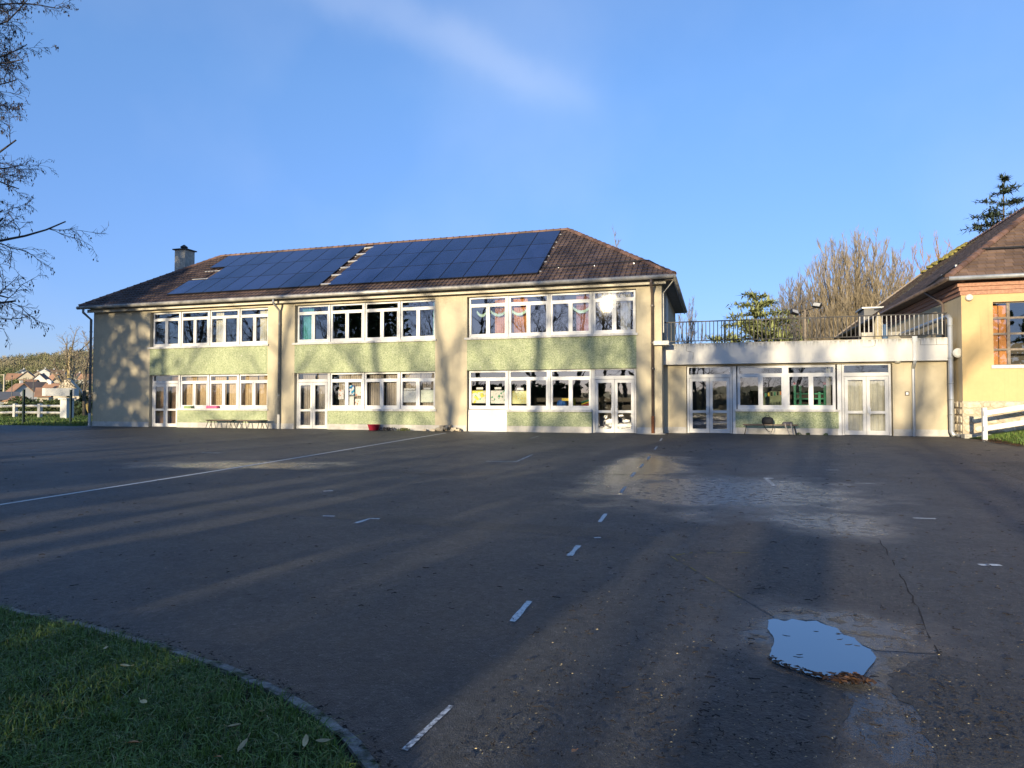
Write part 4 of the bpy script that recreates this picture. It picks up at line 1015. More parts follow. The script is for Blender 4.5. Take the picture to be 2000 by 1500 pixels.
# tiles of the front slope, single ones where they show
hsl = (RZH - HEZ) / (HIPY - HEY); ha = math.atan(hsl); hl = math.hypot(RZH - HEZ, HIPY - HEY)
tw, trow = 0.265, 0.235
tm = MB()
n = 0
for (fx, z0) in ((0.0, 0.03), (0.5, 0.038), (1.0, 0.03)):
    tm.v += [(fx * (tw - 0.01), 0, z0), (fx * (tw - 0.01), trow + 0.05, 0.008), (fx * (tw - 0.01), 0, -0.01)]
for k in range(2): q = 3 * k; tm.face(q, q + 3, q + 4, q + 1); tm.face(q + 2, q + 5, q + 3, q)
tm.face(2, 0, 1); tm.face(6, 8, 7)
tile_me = tm.mesh('roof_tile', 'hall_tile')
rest = MB(); rg = random.Random(4); cnt = 0
row = 0; s = 0
while s < hl - 0.2:
    f = s / hl; xa = HEX + (RX - HEX) * f; xb = 19.3 + (RX - 19.3) * f; y = HEY + s * math.cos(ha); zz = HEZ + s * math.sin(ha)
    x = xa + 0.05 + (tw / 2 if row % 2 else 0)
    while x < xb - tw:
        if x < 11.9 - 0.0 * s and cnt < 300:
            o = place('roof_tile', tile_me, (x, y, zz), hall, rot=(ha + rg.uniform(-0.02, 0.02), 0, rg.uniform(-0.015, 0.015))); cnt += 1
        else:
            rest.tint = rg.random(); nn = len(rest.v)
            for v in tm.v: rest.v.append((x + v[0], y + v[1] * math.cos(ha) - v[2] * math.sin(ha), zz + v[1] * math.sin(ha) + v[2] * math.cos(ha)))
            for fc in tm.f: rest.face(*(nn + i for i in fc))
        x += tw
    s += trow; row += 1
tag(rest.build('roof_tiles', 'hall_tile', hall), kind='stuff')
# west slope courses, plain near the front and mossy towards the far gable
slen = math.hypot(RX - HEX, RZH - HEZ); wang = math.atan2(RZH - HEZ, RX - HEX)
for nm, ya, yb, mt in (('roof_tiles', HEY + 0.1, 38.5, 'hall_tile'), ('mossy_roof_tiles', 38.5, HYB + 0.3, 'mossy_tile')):
    mb = MB(); s = 0; row = 0
    while s < slen - 0.1:
        f = s / slen; f1 = (s + 0.26) / slen
        y = ya + (0.2 if row % 2 else 0)
        ymin = HEY + (HIPY - HEY) * f if mt == 'hall_tile' else ya
        while y < yb:
            if y >= ymin:
                mb.tint = rg.random(); jj = rg.uniform(0, 0.012); y1 = min(y + 0.37, yb)
                p, q = hw(y, f, 0.05 + jj), hw(y1, f, 0.05 + jj); p1, q1 = hw(y, f1, 0.012), hw(y1, f1, 0.012); pb, qb = hw(y, f, 0), hw(y1, f, 0)
                mb.quad(p, p1, q1, q); mb.quad(pb, p, q, qb)
            y += 0.385
        s += 0.24; row += 1
    tag(mb.build(nm, mt, hall), kind='stuff')
ridge_line((RX, HYB + 0.3, RZH), (RX, HIPY, RZH), hall, 50, 'ridge_tile', 0.13)
ridge_line((HEX, HEY, HEZ + 0.02), (RX, HIPY, RZH + 0.02), hall, 26, 'ridge_tile', 0.12)
mb = MB(); rg = random.Random(8)
for i in range(60):
    y = rg.uniform(42.5, HYB + 0.3); f = 1 - abs(rg.gauss(0, 0.05)); p = hw(y, min(f, 1), 0.08); r_ = rg.uniform(0.08, 0.3)
    mb.lathe([(r_, p[2] - 0.05), (r_ * 0.8, p[2] + 0.06), (r_ * 0.3, p[2] + 0.12)], p[0], p[1], 6)
mb.build('moss_clumps', 'moss', hall)['kind'] = 'stuff'
MB().tube([(HEX, HYB + 0.36, HEZ + 0.02), (RX, HYB + 0.36, RZH + 0.06)], 0.09, 6).build('verge', 'weathered_wood', hall)
mb = MB(); mb.tube([(HEX - 0.02, HEY - 0.06, HEZ - 0.06), (19.3, HEY - 0.06, HEZ - 0.06)], 0.075, 8); mb.build('gutter', 'zinc', hall, True)
MB().tube([(HEX - 0.06, HEY - 0.06, HEZ - 0.06), (HEX - 0.06, HYB + 0.3, HEZ - 0.06)], 0.075, 8).build('gutter', 'brown_pipe', hall, True)
# roof cable along the front slope, over the hip and down to the eaves
def hs(x, s, h): return (x, HEY + s * math.cos(ha) - h * math.sin(ha), HEZ + s * math.sin(ha) + h * math.cos(ha))
s_ = 1.55; xh = HEX + (RX - HEX) * s_ / hl
cb = MB().tube([hs(16, s_, 0.10), hs(xh + 0.05, s_, 0.12), hw(HEY + 1.2, 0.12, 0.14), hw(HEY + 2.4, 0.0, 0.08), (HEX - 0.06, HEY + 2.5, HEZ - 0.15)], 0.035, 6).build('roof_cable', 'dark_metal', hall)
for p in (hs(xh + 1.3, s_ - 0.08, 0.08), hw(HEY + 1.2, 0.10, 0.16), hw(HEY + 1.9, 0.06, 0.12)): MB().box(p[0] - .03, p[0] + .03, p[1] - .03, p[1] + .03, p[2] - .05, p[2] + .02).build('clip', 'zinc', cb)
# pipes
mb = MB(); mb.tube([(HX - 0.62, 46, 4.05), (HX - 0.28, 28.6, 4.35), (HX - 0.25, 27.2, 4.36), (HX - 0.24, 27.08, 4.25), (HX - 0.24, 27.08, 0.25), (HX - 0.2, 26.95, 0.10)], 0.085, 10)
pp = mb.build('drain_pipe', 'zinc', hall, True)
for z in (4.0, 2.85, 1.95, 1.38, 0.85): MB().lathe([(0.10, z - 0.012), (0.10, z + 0.012)], HX - 0.24, 27.08, 10).build('pipe_collar', 'grey_pipe', pp)
mb = MB(); mb.tube([(HEX - 0.06, HEY + 2.6, HEZ - 0.1), (HX - 0.12, HEY + 2.2, 5.0), (HX - 0.1, HEY + 2.1, 4.9), (HX - 0.1, HEY + 2.1, 3.6)], 0.05, 8); mb.build('downpipe', 'brown_pipe', hall, True)
mb = MB(); mb.tube([(HX - 0.1, 27.2, 0.12), (HX + 0.1, 26.6, 0.12)], 0.07, 8); mb.build('pipe_elbow', 'zinc', hall)
# alarm siren and round lamp
mb = MB(); mb.lathe([(0.16, 0.0), (0.17, -0.05), (0.13, -0.09), (0.02, -0.10)], (HX - 0.07, 26.92, 3.02), 0, 14, 'y'); mb.build('siren', 'old_white', hall)
mb = MB(); mb.lathe([(0.11, 0.0), (0.12, -0.08), (0.10, -0.13), (0.02, -0.14)], (HX + 0.22, HY - 0.001, 4.92), 0, 14, 'y'); mb.build('round_lamp', 'old_white', hall)
# hall window: metal glazing bars, 2 columns of 4 in view
wx0, wx1, wz0, wz1 = HW; wy = HY + 0.14
mb = MB(); cw = 0.62
cols = [wx0, wx0 + 0.50, wx0 + 1.45, wx0 + 2.4, wx0 + 3.3, wx1]
for xx in cols[1:-1]: mb.box(xx - 0.045, xx + 0.045, wy, wy + 0.06, wz0, wz1)
rows_ = [wz0 + (wz1 - wz0) * k / 4 for k in range(5)]
for k, zz in enumerate(rows_): mb.box(wx0, wx1, wy + 0.003, wy + 0.057, zz - (0 if k == 0 else 0.035), zz + (0 if k == 4 else 0.035))
hwin = mb.build('window', 'weathered_wood', hall)
for a, b in zip(cols, cols[1:]):
    for c_, d_ in zip(rows_, rows_[1:]): MB().box(a + 0.04, b - 0.04, wy + 0.02, wy + 0.03, c_ + 0.03, d_ - 0.03).build('pane', 'window_glass', hwin)
mb = MB(); mb.box(wx0 + 0.02, wx0 + 0.22, wy + 0.10, wy + 0.13, wz0 + 0.02, wz1 - 0.1); mb.box(wx0 + 0.245, wx0 + 0.47, wy + 0.10, wy + 0.13, wz0 + 0.02, wz1 - 0.1)
mb.build('inner_shutter', 'shutter_orange', hall)
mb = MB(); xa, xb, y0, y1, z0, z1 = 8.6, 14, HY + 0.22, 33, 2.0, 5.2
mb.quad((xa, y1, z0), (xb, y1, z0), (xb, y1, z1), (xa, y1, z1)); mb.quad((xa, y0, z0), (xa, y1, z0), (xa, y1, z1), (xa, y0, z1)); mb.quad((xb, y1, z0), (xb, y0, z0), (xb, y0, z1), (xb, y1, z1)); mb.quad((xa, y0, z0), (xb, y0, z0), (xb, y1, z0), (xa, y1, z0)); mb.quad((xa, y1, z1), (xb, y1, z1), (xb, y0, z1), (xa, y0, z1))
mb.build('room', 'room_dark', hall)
# flat dormer near the far end of the west slope
dm = MB(); y0, y1 = 40.8, 42.4; p0 = hw(y0, 0.03); p1 = hw(y0, 0.165)
dm.box(p0[0], p1[0] + 0.6, y0, y1, p0[2] - 0.1, p1[2] + 0.12); dm = dm.build('dormer', 'roof_grey', hall)
MB().box(p0[0] - 0.12, p1[0] + 0.7, y0 - 0.1, y1 + 0.1, p1[2] + 0.12, p1[2] + 0.2).build('dormer_roof', 'zinc', dm)
MB().box(p0[0] + 0.5, p1[0] + 0.35, y0 - 0.012, y0 - 0.002, p0[2] + 0.75, p1[2] - 0.0).build('dormer_window', 'house_glass', dm)

# ------------------------------------------------------------------ curtains, drawings and things seen through the windows
def drape(mb, x0, x1, y, z0, z1, amp=0.035, wl=0.11, seed=0):
    rg = random.Random(seed); n = max(6, int((x1 - x0) / wl * 6)); ph = rg.uniform(0, 6)
    base = len(mb.v)
    for i in range(n + 1):
        x = x0 + (x1 - x0) * i / n
        a = math.sin(x / wl * 6.28 + ph + 1.3 * math.sin(x * 5 + ph)); 
        mb.v += [(x, y + amp * a, z0), (x, y + amp * a * 0.7, z1)]
    for i in range(n): q = base + 2 * i; mb.face(q, q + 2, q + 3, q + 1)
def curtain(label, spans, y, z0, z1, mat, group=None, **kw):
    loc = ((spans[0][0] + spans[-1][1]) / 2, y, z0)
    t = thing('curtain', label, 'curtain', loc, group)
    for i, (a, b) in enumerate(spans):
        mb = MB(); drape(mb, a, b, y, z0, z1, seed=int(a * 31) + i, **kw); mb.build('drape', mat, t, True)
    return t
CY = GY + 0.26
def bx(bi, k): a, b = BLOCKS[bi]; u = (b - a) / 4; return a + k * u, u
G1 = 'curtains in the school windows'
def cur(bi, k, f, label, mat, up, sp=None):
    a, u = bx(bi, k); z0, z1 = (U_Z0 + 0.08, U_Z1 - 0.02) if up else (L_Z0 + 0.05, L_Z1 - 0.01)
    if not up and abs(a - door_x(bi)[0]) < 0.1: z0 = 0.1
    curtain(label, [(a + u * p, a + u * q) for p, q in f], CY, z0, z1, mat, G1)
cur(0, 0, [(0.04, 0.5), (0.55, 0.98)], 'brown curtains hanging behind the leftmost ground-floor double door', 'curtain_brown', False)
cur(0, 1, [(0.02, 0.46), (0.5, 1.0)], 'beige curtains in the window just right of the leftmost door', 'curtain_beige', False)
cur(0, 2, [(0.0, 0.47), (0.52, 1.0)], 'beige curtains in the window above the pink box', 'curtain_beige', False)
cur(0, 3, [(0.0, 0.5), (0.54, 0.92)], 'beige curtains in the window nearest the grey downpipe', 'curtain_beige', False)
cur(0, 1, [(0.82, 0.98)], 'narrow pale curtain in the second upstairs window from the left', 'curtain_pale', True)
cur(0, 2, [(0.10, 0.36)], 'pale bunched curtain in the third upstairs window from the left', 'curtain_pale', True)
cur(0, 3, [(0.56, 1.0)], 'pale curtain in the upstairs window left of the grey downpipe', 'curtain_pale', True)
cur(1, 0, [(0.05, 0.42)], 'teal curtain in the upstairs window right of the grey downpipe', 'curtain_teal', True)
cur(1, 3, [(0.84, 1.0)], 'teal curtain at the right end of the middle upstairs windows', 'curtain_teal', True)
cur(1, 0, [(0.1, 0.48), (0.55, 0.98)], 'grey curtains behind the middle ground-floor double door', 'curtain_grey', False)
cur(1, 1, [(0.18, 0.5), (0.52, 1.0)], 'grey curtain behind the window with the blue drawing', 'curtain_grey', False)
cur(1, 2, [(0.04, 0.48), (0.53, 1.0)], 'grey curtains drawn in the window between the drawings', 'curtain_grey', False)
cur(1, 3, [(0.04, 0.5), (0.52, 1.0)], 'grey curtain behind the window with two inked sheets', 'curtain_grey', False)
cur(2, 0, [(0.62, 0.98)], 'orange curtain in the first upstairs window of the right block', 'curtain_orange', True)
cur(2, 1, [(0.05, 0.44)], 'orange brown curtain in the second upstairs window of the right block', 'curtain_orange', True)
cur(2, 2, [(0.60, 0.98)], 'dark rose curtain in the third upstairs window of the right block', 'curtain_rose', True)
cur(2, 3, [(0.62, 0.85)], 'pale curtain in the rightmost upstairs window of the school', 'curtain_pale', True)
curtain('pale curtains behind the right annex double door', [(4.62, 5.30), (5.40, 6.1)], AG + 0.22, 0.1, 2.24, 'curtain_pale', None, wl=0.16)

def card(name, label, cat, x0, x1, z0, z1, y, mat, group=None):
    o = MB().box(x0, x1, y, y + 0.004, z0, z1).build(name, mat); return tag(o, label, cat, group)
PY = GY + 0.075
a, u = bx(2, 0); G2 = 'drawings taped inside the ground-floor windows'
card('drawing', 'yellow and green painting in the window above the white panel, left one', 'drawing', a + 0.14, a + 0.76, 1.25, 1.78, PY, 'drawing_yellow', G2)
card('drawing', 'painting with a green hill taped in the window above the white panel', 'drawing', a + 0.96, a + 1.62, 1.23, 1.78, PY, 'drawing_green', G2)
card('paper_label', 'small white caption sheet above the yellow painting', 'label', a + 0.34, a + 0.64, 1.83, 1.92, PY, 'paper', G2)
card('paper_label', 'small white caption sheet above the green hill painting', 'label', a + 1.16, a + 1.46, 1.83, 1.92, PY, 'paper', G2)
a, u = bx(2, 1)
card('drawing', 'dotted yellow drawing in the dark window beside the painting of hills', 'drawing', a + 0.16, a + 0.78, 1.22, 1.76, PY, 'drawing_dots', G2)
card('paper_label', 'small white caption sheet above the dotted yellow drawing', 'label', a + 0.36, a + 0.65, 1.80, 1.89, PY, 'paper', G2)
a, u = bx(1, 1)
card('drawing', 'single white sheet with dark marks taped left of the blue drawing', 'drawing', a + 0.40, a + 0.68, 1.42, 1.86, PY, 'drawing_redline', G2)
card('drawing', 'blue and white drawing taped high in the ground-floor window', 'drawing', a + 0.94, a + 1.22, 1.60, 2.06, PY, 'drawing_blue', G2)
card('drawing', 'white sheet with red scribble right of the blue drawing', 'drawing', a + 1.28, a + 1.56, 1.58, 2.00, PY, 'drawing_redline', G2)
card('drawing', 'plain white sheet taped directly below the blue drawing', 'drawing', a + 0.92, a + 1.20, 1.14, 1.55, PY, 'paper', G2)
card('drawing', 'sheet with dark red marks in the lower right of the drawing window', 'drawing', a + 1.26, a + 1.58, 1.12, 1.44, PY, 'drawing_redline', G2)
a, u = bx(1, 3)
card('drawing', 'large inked sheet in the last middle window, purple grey one', 'drawing', a + 0.10, a + 0.76, 1.28, 1.80, PY, 'drawing_ink', G2)
card('drawing', 'large pale green sheet in the last middle window', 'drawing', a + 0.98, a + 1.66, 1.28, 1.82, PY, 'drawing_pale', G2)
card('paper_label', 'white strip above the purple grey inked sheet', 'label', a + 0.16, a + 0.72, 1.82, 1.90, PY, 'paper', G2)
card('paper_label', 'white strip above the pale green sheet', 'label', a + 1.12, a + 1.44, 1.84, 1.92, PY, 'paper', G2)
# paper garlands upstairs
def garland(label, x0, x1, y, z, sag):
    mb = MB(); n = 12
    for i in range(n):
        t0 = i / n; t1 = (i + 1) / n
        f = lambda t_: (x0 + (x1 - x0) * t_, z - sag * 4 * t_ * (1 - t_))
        (xa, za), (xb, zb) = f(t0), f(t1); w = 0.05 + 0.06 * math.sin(math.pi * (t0 + t1) / 2)
        mb.box(xa, xb + 0.001, y, y + 0.012, min(za, zb) - w, max(za, zb))
    tag(mb.build('paper_garland', 'mint_paper'), label, 'garland', 'mint paper garlands in the upstairs windows')
for k, f0, f1, lb in ((0, 0.20, 0.46, 'mint paper garland in the left half of the first right-block upstairs window'), (0, 0.54, 0.96, 'mint paper garland hanging in front of the orange curtain'), (1, 0.06, 0.46, 'mint paper garland in the second right-block upstairs window'), (2, 0.54, 0.96, 'mint paper garland hanging in front of the dark rose curtain')):
    a, u = bx(2, k); garland(lb, a + u * f0, a + u * f1, PY, 5.18, 0.16)
# things on the window sill inside the right block, toys in the annex
a, u = bx(2, 2)
mb = MB(); mb.box(a + 0.75, a + 0.98, GY + 0.3, GY + 0.55, 1.02, 1.42); mb.box(a + 0.45, a + 0.98, GY + 0.28, GY + 0.3, 1.34, 1.45); tag(mb.build('toy_crate', 'toy_yellow'), 'yellow plastic crate inside the window left of the right block door', 'toy crate')
mb = MB(); mb.lathe([(0.16, 1.02), (0.22, 1.2), (0.18, 1.34), (0.1, 1.38)], a + 0.42, GY + 0.42, 10); tag(mb.build('toy_tub', 'toy_blue'), 'blue tub inside the window beside the yellow crate', 'tub')
t = thing('toy_abacus', 'orange and red striped toy leaning inside the window by the door', 'toy', (a + 1.52, GY + 0.4, 1.02))
for i in range(4):
    mb = MB(); mb.tube([(a + 1.25, GY + 0.4, 1.05 + i * 0.075), (a + 1.66, GY + 0.42, 1.18 + i * 0.075)], 0.03, 6); mb.build('slat', ['toy_orange', 'toy_red', 'toy_yellow', 'toy_green'][i], t)
t = thing('toy_kitchen', 'green wooden play stand with red knobs inside the annex window', 'toy', (3.4, AG + 1.4, 0.05))
for xx, zt in ((3.0, 2.0), (3.2, 1.95), (4.1, 1.96), (3.9, 1.7)):
    MB().box(xx, xx + 0.09, AG + 1.35, AG + 1.43, 0.06, zt).build('post', 'toy_green', t)
for xx in (3.04, 4.14): MB().lathe([(0.05, 1.99), (0.07, 2.05), (0.04, 2.11)], xx, AG + 1.39, 8).build('knob', 'toy_red', t)
for zz in (1.15, 1.4, 1.6): MB().box(3.0, 4.19, AG + 1.34, AG + 1.44, zz, zz + 0.05).build('shelf', 'toy_green', t)
tag(MB().box(1.8, 3.0, AG + 3.0, AG + 3.04, 0.06, 1.75).build('play_screen', 'mint_wall'), 'pale mint screen standing inside the annex behind the window', 'screen')
mb = MB()
t = thing('pennant_string', 'string of small coloured cutouts inside the annex window', 'garland', (2.1, AG + 0.5, 1.5))
for i, m in enumerate(['toy_red', 'toy_green', 'toy_yellow', 'black_cloth', 'toy_green', 'black_cloth', 'toy_orange']):
    MB().box(1.75 + i * 0.11, 1.81 + i * 0.11, AG + 0.5, AG + 0.51, 1.50 + 0.012 * i, 1.64 + 0.012 * i).build('cutout', m, t)
tag(MB().box(4.05, 4.2, AG + 0.35, AG + 0.4, 1.0, 2.6).build('roller_post', 'curtain_pale'), 'pale upright strip inside the right edge of the annex window', 'blind')

# boxes on the outer sill
tag(MB().box(-24.78, -24.36, WY - 0.05, WY + 0.12, L_Z0 + 0.002, L_Z0 + 0.12).build('box', 'crate_green'), 'green box on the window sill right of the leftmost door', 'box')
tag(MB().box(-23.45, -22.85, WY - 0.05, WY + 0.12, L_Z0 + 0.002, L_Z0 + 0.135).build('box', 'pink_plastic'), 'bright pink box on the ground-floor window sill', 'box')

# ------------------------------------------------------------------ benches, bag, tub, weeds
def bench(x0, x1, y, label, group, straight=False):
    t = thing('bench', label, 'bench', ((x0 + x1) / 2, y, 0.06), group)
    MB().box(x0, x1, y - 0.15, y + 0.15, 0.43, 0.465).build('seat', 'bench_wood', t)
    for s, xx in ((1, x0 + 0.1), (-1, x1 - 0.1)):
        for yy in (y - 0.12, y + 0.12):
            sp = -0.05 * s if not straight else -0.06 * s
            MB().tube([(xx + sp + 0.10 * s, yy, 0.43), (xx + sp + (0.02 if straight else -0.06) * s, yy, 0.06)], 0.014, 6).build('leg', 'dark_metal', t)
            if not straight: MB().tube([(xx + sp + 0.22 * s, yy, 0.43), (xx + sp + 0.30 * s, yy, 0.06)], 0.014, 6).build('leg', 'dark_metal', t)
    MB().box(x0 + 0.05, x1 - 0.05, y - 0.13, y + 0.13, 0.40, 0.43).build('apron', 'dark_metal', t)
    return t
bench(-22.95, -21.45, 25.9, 'low dark bench by the green wall, left one of the pair', 'benches by the school wall')
bench(-21.20, -19.72, 25.9, 'low dark bench by the green wall, next to the grey downpipe', 'benches by the school wall')
bench(0.98, 2.92, 26.75, 'low dark bench with a black bag under the annex window', None, True)
bag = thing('shoulder_bag', 'black bag with dangling straps left on the bench', 'bag', (1.86, 26.72, 0.467))
mb = MB()
for zz, wx, wy_ in ((0.467, 0.17, 0.10), (0.52, 0.205, 0.125), (0.62, 0.21, 0.12), (0.70, 0.18, 0.09), (0.735, 0.10, 0.04)):
    for j in range(14):
        a_ = 2 * math.pi * j / 14; mb.v.append((1.86 + wx * math.copysign(abs(math.cos(a_)) ** 0.7, math.cos(a_)), 26.72 + wy_ * math.sin(a_), zz))
for i in range(4):
    for j in range(14): mb.face(i * 14 + j, i * 14 + (j + 1) % 14, (i + 1) * 14 + (j + 1) % 14, (i + 1) * 14 + j)
mb.face(*range(56, 70)); mb.face(*reversed(range(14))); mb.build('body', 'black_cloth', bag, True)
MB().tube([(1.70, 26.60, 0.60), (1.72, 26.56, 0.40), (1.84, 26.56, 0.22), (1.98, 26.57, 0.17), (2.04, 26.56, 0.35), (2.03, 26.60, 0.58)], 0.014, 5).build('strap', 'black_cloth', bag)
MB().tube([(1.78, 26.6, 0.72), (1.80, 26.6, 0.79), (1.90, 26.6, 0.79), (1.93, 26.6, 0.72)], 0.012, 5).build('handle', 'black_cloth', bag)
fb = thing('folded_jacket', 'small folded dark jacket with hanging sleeves at the bench end', 'clothing', (2.58, 26.72, 0.467))
mb = MB(); mb.box(2.38, 2.72, 26.60, 26.84, 0.467, 0.53); mb.box(2.42, 2.70, 26.62, 26.82, 0.53, 0.56); mb.build('body', 'grey_cloth', fb)
for xa, xb in ((2.46, 2.58), (2.66, 2.70)): MB().tube([(xa, 26.60, 0.50), (xa + 0.01, 26.575, 0.40), (xb, 26.57, 0.10)], 0.02, 5).build('sleeve', 'curtain_grey', fb)
tub = MB(); tub.lathe([(0.20, 0.065), (0.27, 0.30), (0.29, 0.31), (0.27, 0.315), (0.19, 0.10)], -14.3, 26.1, 16); 
tag(tub.build('tub', 'red_plastic', None, True), 'red plastic tub on the ground against the white plinth', 'tub')
def leaf_cloud(mb, c, rad, n, size, rs, shell=0.5, squash=1.0):
    for i in range(n):
        d = Vector((rs.gauss(0, 1), rs.gauss(0, 1), rs.gauss(0, 1))).normalized() * (shell + (1 - shell) * rs.random() ** 0.5)
        p = Vector((c[0] + d.x * rad[0], c[1] + d.y * rad[1], c[2] + d.z * rad[2]))
        u_ = Vector((rs.gauss(0, 1), rs.gauss(0, 1), rs.gauss(0, 1) * squash)).normalized(); w_ = u_.orthogonal().normalized(); s_ = size * rs.uniform(0.6, 1.4)
        mb.tint = rs.random(); mb.quad(tuple(p - u_ * s_ * .5), tuple(p + w_ * s_ * .28), tuple(p + u_ * s_ * .5), tuple(p - w_ * s_ * .28))
rp_ = random.Random(9)
mb = MB(); leaf_cloud(mb, (-13.6, 26.05, 0.12), (0.42, 0.2, 0.10), 150, 0.07, rp_, 0.1); tag(mb.build('weed_clump', 'debris'), 'dark clump of dead weeds beside the red tub', 'plant')
mb = MB(); leaf_cloud(mb, (-12.85, 26.1, 0.11), (0.36, 0.15, 0.08), 130, 0.07, rp_, 0.1); tag(mb.build('weed_clump', 'olive_leaf'), 'olive green weeds at the foot of the white plinth', 'plant')
for xx, s_ in ((2.95, .12), (3.3, .07), (3.9, .08)):
    mb = MB(); leaf_cloud(mb, (xx, 27.15, 0.10), (s_ * 1.3, 0.08, s_ * 0.6), 40, 0.06, rp_, 0.1); tag(mb.build('weed_tuft', 'hedge_leaf'), 'small green weed tuft at the foot of the annex plinth', 'plant', 'weed tufts by the annex plinth')
mb = MB()
for i in range(40):
    s_ = rp_.uniform(0.03, 0.11); xx = rp_.gauss(-10.95, 0.35); mb.tint = rp_.random(); zz = 0.07 + max(0, 0.22 - abs(xx + 10.95) * 0.3) * rp_.random()
    yy = WY - rp_.uniform(0.06, 0.3); mb.box(xx - s_, xx + s_, yy - s_, yy + s_ * .8, zz - 0.02, zz + s_ * 0.7)
o = mb.build('rubble', 'stone'); tag(o, None, None, None, 'stuff')

# ------------------------------------------------------------------ trees
class TP: pass
def tube_fast(mb, pts, rs_, k):
    mb.tube(pts, rs_, k, cap=False)
def grow(mbs, p, d, L, r, lev, P, rg, tips=None):
    n = P.segs[lev]; pts = [p.copy()]; rad = [r]; d = d.normalized(); dirs = [d]
    for i in range(n):
        d = (d + Vector((rg.gauss(0, 1), rg.gauss(0, 1), rg.gauss(0, 1))) * P.jit[lev] + Vector((0, 0, P.up[lev]))).normalized()
        p = p + d * (L / n); pts.append(p.copy()); dirs.append(d)
        rad.append(r * (1 - (1 - P.taper[lev]) * (i + 1) / n))
    mb = mbs[0] if lev == 0 else mbs[1]
    mb.tint = rg.random(); mb.tube(pts, rad, P.sides[lev], cap=False)
    if tips is not None and lev >= P.maxlev - 1: tips.append((pts[-1], dirs[-1], lev))
    if lev < P.maxlev:
        kids = P.kids[lev]; kids = int(kids * rg.uniform(0.75, 1.25) + 0.5)
        for c in range(kids):
            t_ = P.t0[lev] + (1 - P.t0[lev]) * ((c + rg.random()) / kids)
            i = min(int(t_ * n), n - 1); fr = t_ * n - i
            q = pts[i].lerp(pts[i + 1], fr); dd = dirs[i + 1]
            az = rg.uniform(0, 2 * math.pi) if lev else c * 2.4 + rg.uniform(-.5, .5)
            a = R(rg.uniform(*P.ang[lev])); o = dd.orthogonal().normalized(); o2 = dd.cross(o)
            nd = dd * math.cos(a) + (o * math.cos(az) + o2 * math.sin(az)) * math.sin(a)
            rr = rad[i] * (1 - fr) + rad[i + 1] * fr
            grow(mbs, q, nd, L * rg.uniform(*P.ratio[lev]) * (1 - P.short[lev] * t_), max(rr * P.rr[lev], P.rmin), lev + 1, P, rg, tips)
def params(maxlev, segs, kids, ang, ratio, jit, up, t0=(.3, .2, .15, .1, .1), short=(.45, .4, .4, .3, 0), rr=(.5, .55, .6, .6, .6), sides=(8, 5, 4, 3, 3), taper=(.35, .3, .35, .4, .4), rmin=0.004):
    P = TP(); P.maxlev = maxlev; P.segs = segs; P.kids = kids; P.ang = ang; P.ratio = ratio; P.jit = jit; P.up = up; P.t0 = t0; P.short = short; P.rr = rr; P.sides = sides; P.taper = taper; P.rmin = rmin
    return P
def bare_tree(loc, H, r, P, seed, label, group=None, mats=('bark', 'twig'), name='bare_tree', stems=1, spread=0.0, pods=0, podmat='pod', podsize=1.0):
    rg = random.Random(seed); t = thing(name, label, 'tree', loc, group); mbs = [MB(), MB()]; tips = []
    for s in range(stems):
        a = rg.uniform(0, 6.28) if stems > 1 else 0; sp = spread * math.sqrt((s + 0.5) / stems)
        grow(mbs, Vector((math.cos(a) * 0.2 * (stems > 1), math.sin(a) * 0.2 * (stems > 1), -0.1)), Vector((math.cos(a) * sp, math.sin(a) * sp, 1)), H * (1 - 0.25 * sp), r, 0, P, rg, tips)
    place('trunk', mbs[0].mesh('trunk', mats[0], smooth=True), loc, t)
    place('branches', mbs[1].mesh('branches', mats[1], smooth=True), loc, t)
    if pods:
        mb = MB()
        for (p, d, lv) in tips:
            if rg.random() < pods:
                for _ in range(rg.randint(1, 3)):
                    q = p + Vector((rg.gauss(0, .05), rg.gauss(0, .05), rg.gauss(0, .05))) ; w_ = podsize * Vector((rg.gauss(0, 1), rg.gauss(0, 1), 0)).normalized() * rg.uniform(.012, .024); l = podsize * rg.uniform(.05, .11); k_ = Vector((rg.gauss(0, .02), rg.gauss(0, .02), 0))
                    mb.quad(tuple(q), tuple(q + w_ + k_ - Vector((0, 0, l * .45))), tuple(q + k_ - Vector((0, 0, l))), tuple(q - w_ + k_ - Vector((0, 0, l * .45))))
        place('hanging_leaves', mb.mesh('hanging_leaves', podmat), loc, t)['kind'] = 'stuff'
    return t
def copy_tree(src, loc, rz, sc, label, group):
    o = src.copy(); C.objects.link(o); o.location = loc; o.rotation_euler = (0, 0, rz); o.scale = (sc, sc, sc); o['label'] = label
    if group: o['group'] = group
    for c_ in src.children:
        d = c_.copy(); C.objects.link(d); d.parent = o
    return o
# large tree whose branches reach into the left edge of the picture
P1 = params(4, (10, 8, 7, 4, 3), (66, 10, 8, 5), ((35, 68), (30, 60), (25, 60), (25, 60)), ((.30, .42), (.34, .50), (.34, .5), (.4, .6)), (.05, .12, .16, .2, .25), (.03, .02, -.02, -.05, -.12), t0=(.10, .15, .12, .1), short=(.55, .4, .4, .3), rmin=0.012, sides=(8, 5, 3, 3, 3), rr=(.38, .5, .6, .6, .6))
bare_tree((-36.9, 20.9, 0.0), 25.0, 0.40, P1, 12, 'tall winter tree at the left edge with a few dead leaves hanging', mats=('bark', 'twig'), pods=0.16, podsize=1.8)
